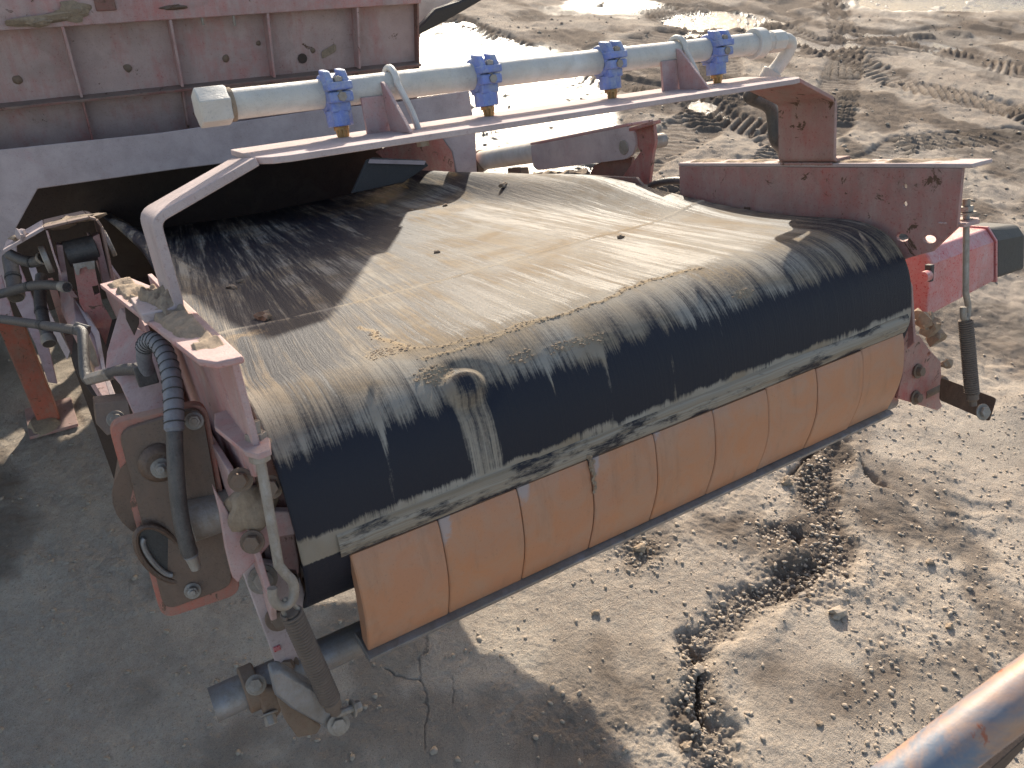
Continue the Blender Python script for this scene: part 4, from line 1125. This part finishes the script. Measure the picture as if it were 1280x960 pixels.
#@@HOPPER
# ================================================================ HOPPER
YH = 2.15
hp_ = thing('hopper', 'big rust-red ribbed steel hopper of the screening machine behind the belt', 'hopper', (0, YH, DZ - .03), 'W')
e_tl, e_tr = PW(-60, 0, YH), PW(518, 0, YH)
zr = PW(0, 131, YH).z                     # ridge height
zt = PW(0, 33, YH).z                      # under the top beam
xr = PW(518, 50, YH).x; xl = -1.5
zlow = PW(0, 215, YH).z
ribs_px = [(96, 100), (222, 80), (338, 65), (446, 50)]
rx = [PW(u_, v_, YH - .03).x for u_, v_ in ribs_px]
dxr = rx[1] - rx[0]
edges_x = [xl, rx[0] - 2 * dxr, rx[0] - dxr + .0] + rx + [xr]
for a, b in zip(edges_x[:-1], edges_x[1:]):
    if b - a < .05: continue
    MB().box((a + .0005, YH, zr), (b - .0005, YH + .010, zt)).build('panel', 'panel', hp_, bevel=.0)
    MB().plate([Vector((a + .0005, YH, zr - .004)), Vector((b - .0005, YH, zr - .004)), Vector((b - .0005, YH + .05, zlow)), Vector((a + .0005, YH + .05, zlow))], (0, .01, 0)).build('lower_panel', 'panel', hp_)
for x in edges_x[1:-1]:
    MB().plate([Vector((x - .004, YH - .0005, zr + .006)), Vector((x - .004, YH - .045, zr + .010)), Vector((x - .004, YH - .060, zt)), Vector((x - .004, YH - .0005, zt))], (.008, 0, 0)).build('rib', 'pink', hp_, bevel=.001)
    MB().plate([Vector((x - .003, YH - .001, zr - .006)), Vector((x - .003, YH - .030, zr - .006)), Vector((x - .003, YH + .02, zlow)), Vector((x - .003, YH + .045, zlow))], (.006, 0, 0)).build('lower_rib', 'oxide', hp_, bevel=.001)
MB().box((xl, YH - .050, zr - .004), (xr + .006, YH - .0005, zr + .005)).build('ridge_flange', 'maroon', hp_, bevel=.001)
# top beam
ztb = zt + .34
MB().box((xl, YH - .062, zt), (xr - .21 * 0 + .004, YH + .08, ztb)).build('top_beam', 'redbright' if False else 'pink', hp_, bevel=.004)
MB().lump(PW(52, 24, YH - .07), 1, 5, 3, (.11, .012, .016), .6).build('worn_patch', 'mud', hp_)
MB().lump(PW(92, 14, YH - .066), 1, 6, 3, (.05, .006, .02), .8).build('worn_patch', 'mud', hp_)
q = PW(131, 4, YH - .065)
MB().box(q - Vector((.030, .004, .022)), q + Vector((.030, .003, .03))).build('box_cover', 'maroon', hp_, bevel=.003)
MB().lump(PW(217, 9, YH - .064), 1, 8, 3, (.035, .004, .007), .6).build('worn_patch', 'dark', hp_)
# right edge post with inner flange, sides and back of the hopper
MB().box((xr, YH - .03, zr - .045), (xr + .008, YH + .02, ztb)).build('edge_flange', 'maroon', hp_, bevel=.001)
MB().plate([Vector((xr + .009, YH + .021, zlow)), Vector((xr + .009, YH + .021, ztb - .0)), Vector((xr + .009, YH + .10, ztb + .40)), Vector((xr + .009, YH + 2.2, ztb + .40)), Vector((xr + .009, YH + 2.2, zlow))], (.01, 0, 0)).build('side_wall', 'maroon', hp_)
MB().plate([Vector((a, YH + .0, DZ + b)) for a, b in ((xl, ztb - DZ + .002), (xr, ztb - DZ + .002), (xr, 1.00), (1.12, 1.03), (1.01, .93), (.87, .78), (.6, .66), (xl, .55))], (0, .01, 0)).build('upper_panel', 'panel', hp_)
for u_, v_, r_ in ((22, 100, .014), (160, 85, .014), (282, 73, .013), (323, 54, .009), (391, 63, .010)):
    c = PW(u_, v_, YH - .001); MB().lump(c, r_, int(u_), 2, (1, .5, 1), .2).build('bolt_head', 'rust', hp_)
for u_, v_ in ((252, 20), (292, 21)):
    c = PW(u_, v_, YH - .055); MB().cyl(c + Vector((0, 0, .02)), c - Vector((0, 0, .028)), .005, 10).build('hanging_bolt', 'steel', hp_)
# painted openings: a dark disc for the shade in a hole, a mud oblong
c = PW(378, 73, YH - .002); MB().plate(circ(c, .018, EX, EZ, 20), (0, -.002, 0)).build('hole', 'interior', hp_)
c = PW(411, 64, YH - .002); ax_ = Vector((.93, 0, .37)); MB().plate(rounded([c + ax_ * a + EZ * b for a, b in ((-.032, -.014), (.032, -.014), (.032, .014), (-.032, .014))], .01, 3), (0, -.003, 0)).build('patch', 'mud', hp_, bevel=.001)
# body under the hopper: shades the yard on the left
ch_ = thing('chassis', 'dark lower body of the machine in shadow under the hopper with added shadow plates', 'machine body', (0, YH + .5, .6), 'W')
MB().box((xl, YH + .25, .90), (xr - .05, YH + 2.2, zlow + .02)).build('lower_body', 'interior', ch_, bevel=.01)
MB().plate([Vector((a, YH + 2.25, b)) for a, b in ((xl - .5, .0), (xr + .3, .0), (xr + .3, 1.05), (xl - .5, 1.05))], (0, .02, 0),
           [[Vector((hx + rx_ * math.cos(t), YH + 2.25, hz2 + rz_ * math.sin(t))) for t in [k * math.pi / 5 for k in range(10)]] for hx, hz2, rx_, rz_ in ((.17, .54, .10, .08), (.49, .77, .08, .06), (.22, .80, .12, .06), (.00, .44, .05, .05), (.36, .66, .04, .05))]).build('added_fleck_screen', 'interior', ch_)  # added unseen screen, its holes placed to let sun flecks through

#@@SIDECONV
# cream sheet and black rubber edge poking out beside the hopper
fl = thing('side_chute', 'cream curved chute sheet with a black rubber edge right of the hopper top', 'chute', PW(560, 20, 3.2), 'W')
YS = 3.2
m = MB(); pts_t = [(500, -60), (530, -40), (570, -10), (575, -5)]
low = [PW(u_, v_, YS) for u_, v_ in ((505, 55), (521, 36), (535, 18), (560, 4), (590, -12), (640, -45))]
up_ = [PW(u_, v_, YS + .25) for u_, v_ in ((480, 10), (500, -5), (515, -18), (540, -30), (575, -48), (630, -80))]
for i in range(len(low) - 1): m.hexa([low[i], low[i + 1], up_[i + 1], up_[i]], [p + Vector((0, .02, .004)) for p in (low[i], low[i + 1], up_[i + 1], up_[i])])
bmesh.ops.remove_doubles(m.bm, verts=m.bm.verts, dist=.0005)
m.build('sheet', 'white', fl)
MB().box((xr + .02, YS + .06, low[0].z + .01), (low[1].x + .05, YS + .16, low[0].z + .09)).build('support_arm', 'maroon', fl, bevel=.005)
bl = [PW(u_, v_, YS - .05) for u_, v_ in ((505, 60), (521, 46), (548, 32), (580, 14), (604, 0), (660, -32), (650, -45), (600, -12), (575, 2), (545, 12), (530, 28), (512, 44))]
MB().plate(bl, (0, .04, 0)).build('rubber_edge', 'black', fl, bevel=.01)

# ================================================================ LEFT: hinge bracket, rails, leg, hoses
hb = thing('hinge_bracket', 'folded red steel hood with a pivot roller left of the belt', 'hinge bracket', P(90, 380, 'y', .8))
def q3(pts, y_): return [P(u_, v_, 'y', y_) for u_, v_ in pts]
# top plate folded: left wing slopes down to (8,308)
def ribbon(pix, y0, dy, th, m=None):
    m = m or MB(); pts = [P(u_, v_, 'y', y0) for u_, v_ in pix]
    for i in range(len(pts) - 1):
        a, b = pts[i], pts[i + 1]; d = (b - a); nrm = Vector((-d.z, 0, d.x)).normalized() * th
        m.hexa([a, b, b + nrm, a + nrm], [p + Vector((0, dy, 0)) for p in (a, b, b + nrm, a + nrm)])
    return m
ribbon([(6, 316), (56, 287)], .80, .24, .006).build('hood_wing', 'pale', hb, bevel=.001)
ribbon([(56, 287), (85, 280), (112, 274), (120, 276), (126, 284), (135, 325), (140, 352)], .78, .25, .005).build('hood', 'maroon', hb, bevel=.001)
ribbon([(57, 288), (66, 318), (75, 344)], .80, .20, .004).build('hood_leg', 'pink', hb, bevel=.001)
MB().cyl(P(82, 318, 'y', .86), P(121, 309, 'y', .86), .028, 24).build('pivot_roller', 'hose', hb, bevel=.002)
for pix in (((70, 306), (78, 306), (86, 356), (98, 372), (88, 372), (76, 345)), ((116, 296), (124, 292), (138, 350), (138, 366), (130, 362), (122, 320))):
    MB().plate(q3(pix, .84), (0, .06, 0)).build('pivot_cheek', 'pink', hb, bevel=.001)
MB().cyl(P(54, 325, 'y', .84), P(62, 323, 'y', .84), .030, 20).build('pivot_nut', 'steel', hb, bevel=.002)
MB().cyl(P(133, 305, 'y', .84), P(139, 303, 'y', .84), .030, 20).build('pivot_nut', 'steel', hb, bevel=.002)
dk = q3(((92, 332), (118, 332), (122, 352), (128, 380), (140, 400), (130, 440), (118, 412), (100, 380)), .80)
MB().plate(dk, (0, .02, 0), [[P(u_, v_, 'y', .80) for u_, v_ in ((115, 358), (124, 356), (125, 366), (118, 369))]]).build('latch_plate', 'red', hb, bevel=.001)
MB().plate(q3(((91, 330), (118, 326), (119, 336), (110, 337), (108, 333), (100, 336), (99, 344), (95, 343)), .79), (0, .008, 0)).build('wear_pad', 'steel', hb)
for i_, (u_, v_, r_) in enumerate(((85, 276, .022), (98, 273, .020), (112, 272, .018), (70, 281, .02), (28, 296, .016))):
    MB().lump(P(u_, v_, 'y', .86), r_, 80 + i_, 2, (1.6, 2, .4), .6).build('dirt_heap', 'mud', hb)
MB().lump(P(26, 293, 'y', .80), .014, 99, 2, (.6, 1, 1), .4).build('lug', 'pale', hb)

# long pale frame rails running down-left of the conveyor
rl = thing('chassis_rail', 'pair of faded pink folded steel rails sloping down beside the belt', 'frame rail', P(110, 400, 'y', .6))
def plank(pix, y0, dyv, mat, name='rail_plate'):
    return MB().plate([P(u_, v_, 'y', y_) for (u_, v_), y_ in zip(pix, y0)], dyv).build(name, mat, rl, bevel=.0015)
plank(((72, 330), (92, 372), (120, 420), (128, 465), (146, 500), (136, 508), (112, 470), (96, 420), (76, 380)), (1.0, .9, .7, .55, .4, .4, .55, .7, .95), (-.004, .01, -.02), 'pink')
plank(((92, 372), (100, 375), (124, 415), (132, 462), (147, 500), (140, 502), (128, 465), (118, 420)), (.88, .88, .7, .55, .4, .41, .55, .69), (0, -.008, 0), 'pale')
plank(((150, 385), (168, 385), (172, 410), (215, 430), (225, 470), (215, 512), (168, 520), (150, 480), (132, 460), (134, 440)), (.40, .40, .38, .3, .24, .20, .22, .3, .38, .4), (0, .02, -.006), 'pink')
plank(((112, 420), (120, 440), (128, 475), (132, 498), (118, 480), (110, 445)), (.62, .60, .55, .5, .52, .6), (0, .012, 0), 'mud', 'label_plate')
plank(((8, 330), (22, 325), (40, 370), (60, 430), (72, 480), (60, 478), (44, 430), (20, 380)), (1.5, 1.5, 1.4, 1.2, 1.1, 1.1, 1.2, 1.4), (.0, .02, 0), 'pink')
plank(((36, 335), (44, 332), (62, 390), (88, 440), (84, 450), (58, 400)), (1.3, 1.3, 1.1, 1.0, 1.0, 1.1), (.0, .02, 0), 'pale')
plank(((58, 350), (66, 348), (92, 420), (110, 470), (100, 468), (80, 420)), (1.1, 1.1, .9, .75, .75, .9), (.0, .02, 0), 'orange_red')
plank(((-20, 350), (2, 345), (18, 400), (0, 400), (-20, 380)), (1.6, 1.6, 1.5, 1.5, 1.6), (.0, .02, 0), 'pink')
plank(((155, 372), (174, 384), (174, 405), (168, 420), (158, 400)), (.33, .33, .33, .34, .34), (0, .01, 0), 'interior', 'cut_out_shade_sheet')  # dark sheet laid on as the shade of an opening, nothing is cut
plank(((118, 505), (160, 500), (166, 530), (134, 545), (120, 530)), (.30, .26, .22, .24, .28), (0, .05, 0), 'dark', 'gusset_box')
hexbolt(rl, P(145, 524, 'y', .2), (0, -1, .3), .009, .008, 'steel')
plank(((60, 352), (115, 372), (122, 410), (136, 440), (142, 480), (120, 500), (98, 470), (84, 430)), (1.15, .95, .8, .7, .65, .65, .7, .9), (.0, .02, 0), 'interior', 'inner_web')

# support leg standing on the yard
gb = G(62, 524); gt = P(14, 370, 'y', 1.2); gtw = MW @ gt
leg = thing('support_leg', 'bright orange red square support leg with foot plate on the yard at left', 'support leg', (gb.x, gb.y, 0), 'W')
hh_ = gb.z
fz = hz(gb.x, gb.y)
MB().box((gb.x - .050, gb.y - .05, fz + .02), (gb.x + .050, gb.y + .05, 1.55)).build('post', 'orange_red', leg, bevel=.008)
MB().box((gb.x - .10, gb.y - .13, fz + .004), (gb.x + .12, gb.y + .12, fz + .022)).build('foot_plate', 'oxide', leg, bevel=.002)
MB().lump((gb.x - .04, gb.y - .06, fz + .02), .06, 12, 2, (1.2, 1, .4), .5).build('mud_heap', 'mud', leg)

# hoses
def hose(pix, r, mat, label, name='hydraulic_hose', n=12):
    pts = [P(u_, v_, 'y', y_) for u_, v_, y_ in pix]
    o = MB().tube(smoothpath(pts, 8), r, n).build(name, mat, None, base=pts[0])
    o['_b'] = tuple(pts[0])
    sp_ = smoothpath(pts, 8)
    MB().tube([sp_[-4], sp_[-3], sp_[-2], sp_[-1]], [r * 1.12, r * 1.22, r * 1.22, r * 1.1], 12).build('crimp_collar', 'steel', o)
    MB().tube([sp_[len(sp_) // 2], sp_[len(sp_) // 2 + 1]], [r * 1.1, r * 1.1], 12).build('tie', 'black', o)
    return props(o, label, 'hose')
hose([(-20, 372, 1.0), (10, 365, .98), (35, 358, .92), (60, 356, .86), (84, 359, .80)], .0105, 'hose', 'upper black hose crossing in front of the pink rails')
hose([(-20, 396, .9), (10, 400, .85), (50, 406, .72), (85, 411, .62), (104, 414, .55)], .0095, 'hose', 'lower black hose running to an elbow at the rail')
el = thing('pipe_elbow', 'black steel elbow pipe joining the lower hose to the hose clamp', 'pipe', P(104, 414, 'y', .55))
MB().tube(smoothpath([P(u_, v_, 'y', y_) for u_, v_, y_ in ((98, 412, .55), (103, 416, .54), (104, 430, .52), (106, 462, .48), (110, 474, .46), (118, 473, .44), (140, 466, .36), (155, 462, .31), (170, 462, .27), (178, 464, .25))], 6), .0098, 14).build('bent_pipe', 'hose', el)
MB().tube([P(93, 410, 'y', .56), P(110, 415, 'y', .55)], .014, 6).build('fitting', 'hose', el, bevel=.001)
MB().tube([P(112, 474, 'y', .455), P(139, 467, 'y', .365)], .0115, 6).build('fitting', 'steel', el, bevel=.001)
bk = P(183, 468, 'y', .22)
MB().box(bk - Vector((.016, .018, .014)), bk + Vector((.014, .014, .020))).build('clamp_block', 'hose', el, bevel=.002)
hs = thing('wrapped_hose', 'grey spiral wrapped hose arching over the side plate down to the motor guard', 'hose', P(190, 440, 'y', .20))
hp2 = smoothpath([P(u_, v_, 'y', y_) for u_, v_, y_ in ((184, 464, .21), (180, 445, .19), (183, 430, .17), (193, 426, .13), (205, 440, .08), (213, 465, .04), (217, 500, .005), (218, 540, -.02), (220, 590, -.035), (225, 640, -.04), (233, 678, -.045), (239, 695, -.045))], 12)
MB().tube(hp2, [.0115 if i < 18 else .0130 if i < 84 else .0098 for i in range(len(hp2))], 16).build('hose_body', 'wrap', hs)
MB().tube(hp2[84:-3], .0108, 16).build('lower_hose', 'hose', hs)
ct = 0
for i in range(20, 84, 4):
    a = hp2[i]; d = (hp2[i + 1] - hp2[i - 1]).normalized(); u = d.cross(Vector((.3, .1, 1))).normalized(); v = d.cross(u)
    pts = [a + (u * math.cos(t) + v * math.sin(t)) * .0132 + d * (.0042 * t / 6.28) for t in [k * 2 * math.pi / 14 for k in range(15)]]
    MB().tube(pts, .0011, 4).build('wrap_seam', 'black', hs); ct += 1
MB().tube([hp2[-2], hp2[-1], hp2[-1] + (hp2[-1] - hp2[-3]).normalized() * .022], [.009, .009, .007], 12).build('end_fitting', 'steel', hs, bevel=.001)
hose([(12, 318, .95), (30, 326, .92), (45, 327, .90), (54, 322, .88)], .012, 'hose', 'short black hose loop under the hood wing')
hose([(12, 322, 1.1), (16, 345, 1.05), (20, 372, 1.0)], .016, 'hose', 'thick black hose dropping behind the leg')
hose([(52, 345, 1.0), (50, 375, .95), (54, 400, .9), (62, 430, .85)], .013, 'hose', 'dusty thick hose hanging between the rails')

# added unseen plate under the belt, shaped to cast the ground shadow
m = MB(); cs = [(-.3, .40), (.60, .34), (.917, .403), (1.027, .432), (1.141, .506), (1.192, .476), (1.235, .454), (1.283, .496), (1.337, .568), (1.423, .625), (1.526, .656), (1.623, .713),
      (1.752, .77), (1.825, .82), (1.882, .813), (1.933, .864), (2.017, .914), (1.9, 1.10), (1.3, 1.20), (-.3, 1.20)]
m.plate([Vector((a, 1.60, b * .935)) for a, b in cs], (0, .25, 0)).build('added_shadow_plate', 'interior', ch_)

#@@CLODS
# ================================================================ CLODS ON THE BELT
for i_, (u_, v_, r_, lb) in enumerate(((331, 400, .0125, 'brown mud clod by the joint line in the sunlit left of the belt'), (291, 365, .010, 'mud clod in the shade near the left leg of the arch'),
                                       (556, 255, .009, 'dark lump beside the round hole shadow at the back of the belt'), (300, 352, .007, 'flat crumb of mud in the shade at left of the belt'),
                                       (546, 312, .006, 'small black stone on the sandy back of the belt'), (632, 248, .012, 'brown flake of mud near the back right of the belt'), (777, 295, .007, 'tiny dark crumb below the pointed shadow'))):
    p = P(u_, v_, 'z', RB + .006)
    zb = RB
    if p.y > .1:
        j = np.argmin((U.ravel() - p.x) ** 2 + (Yo.ravel() - p.y) ** 2 + 10 * (Zo.ravel() < 0)); zb = Zo.ravel()[j]
    p.z = zb + r_ * .35
    props(MB().lump(p, r_, 200 + i_, 2, (1.2, 1, .75), .7).build('mud_clod', 'mud', None, base=p, smooth=False), lb, 'mud clod', 'mud clods on the belt')
# fine crumbs on the belt in the sandy zones
rng = np.random.default_rng(11)
m = MB()
cand = np.where((bs.ravel() > .42) & (Zo.ravel() > .06) & (Yo.ravel() < .22))[0]
for j in rng.choice(cand, 1100):
    c = Vector((U.ravel()[j], Yo.ravel()[j], Zo.ravel()[j])) + Vector((rng.normal() * .003, 0, 0)); r_ = .0005 + .0013 * rng.random() ** 3
    q = bmesh.ops.create_icosphere(m.bm, subdivisions=1, radius=r_ * (1 + rng.random() * .4))
    for v in q['verts']: v.co = Vector((v.co.x * 1.5, v.co.y, v.co.z * .7)) + c
props(m.build('sand_crumbs', 'mud', None, smooth=False), 'fine sandy crumbs lying along the dust ridges of the belt', None, kind='stuff')

# ================================================================ HANDRAIL
def PD(u_, v_, depth):
    d = Vector((u_ - 640.0, v_ - 480.0, 960.0)) * (depth / 960.0); return CAM_W + W3 @ (A.transposed() @ d)
h0, h1 = PD(1040, 1046, .60), PD(1420, 759, .64)
hr = thing('handrail', 'worn rusty tubular handrail with painted-in blue sky reflection crossing the bottom right corner', 'handrail', h0, 'W')
MB().tube([h0 + (h0 - h1) * 3.0, h0, h1, h1 + (h1 - h0) * 1.5], .0212, 32).build('rail_tube', 'rail', hr)
k0_, k1_ = PD(1185, 1010, .80), PD(1330, 880, .84)
dn_ = Vector((0, 0, -.5))
MB().plate([k0_, k1_, k1_ + dn_, k0_ + dn_], (.0, .008, 0)).build('kick_plate', 'interior', hr, bevel=.001)

for o in COL.objects:
    if '_b' in o: del o['_b']
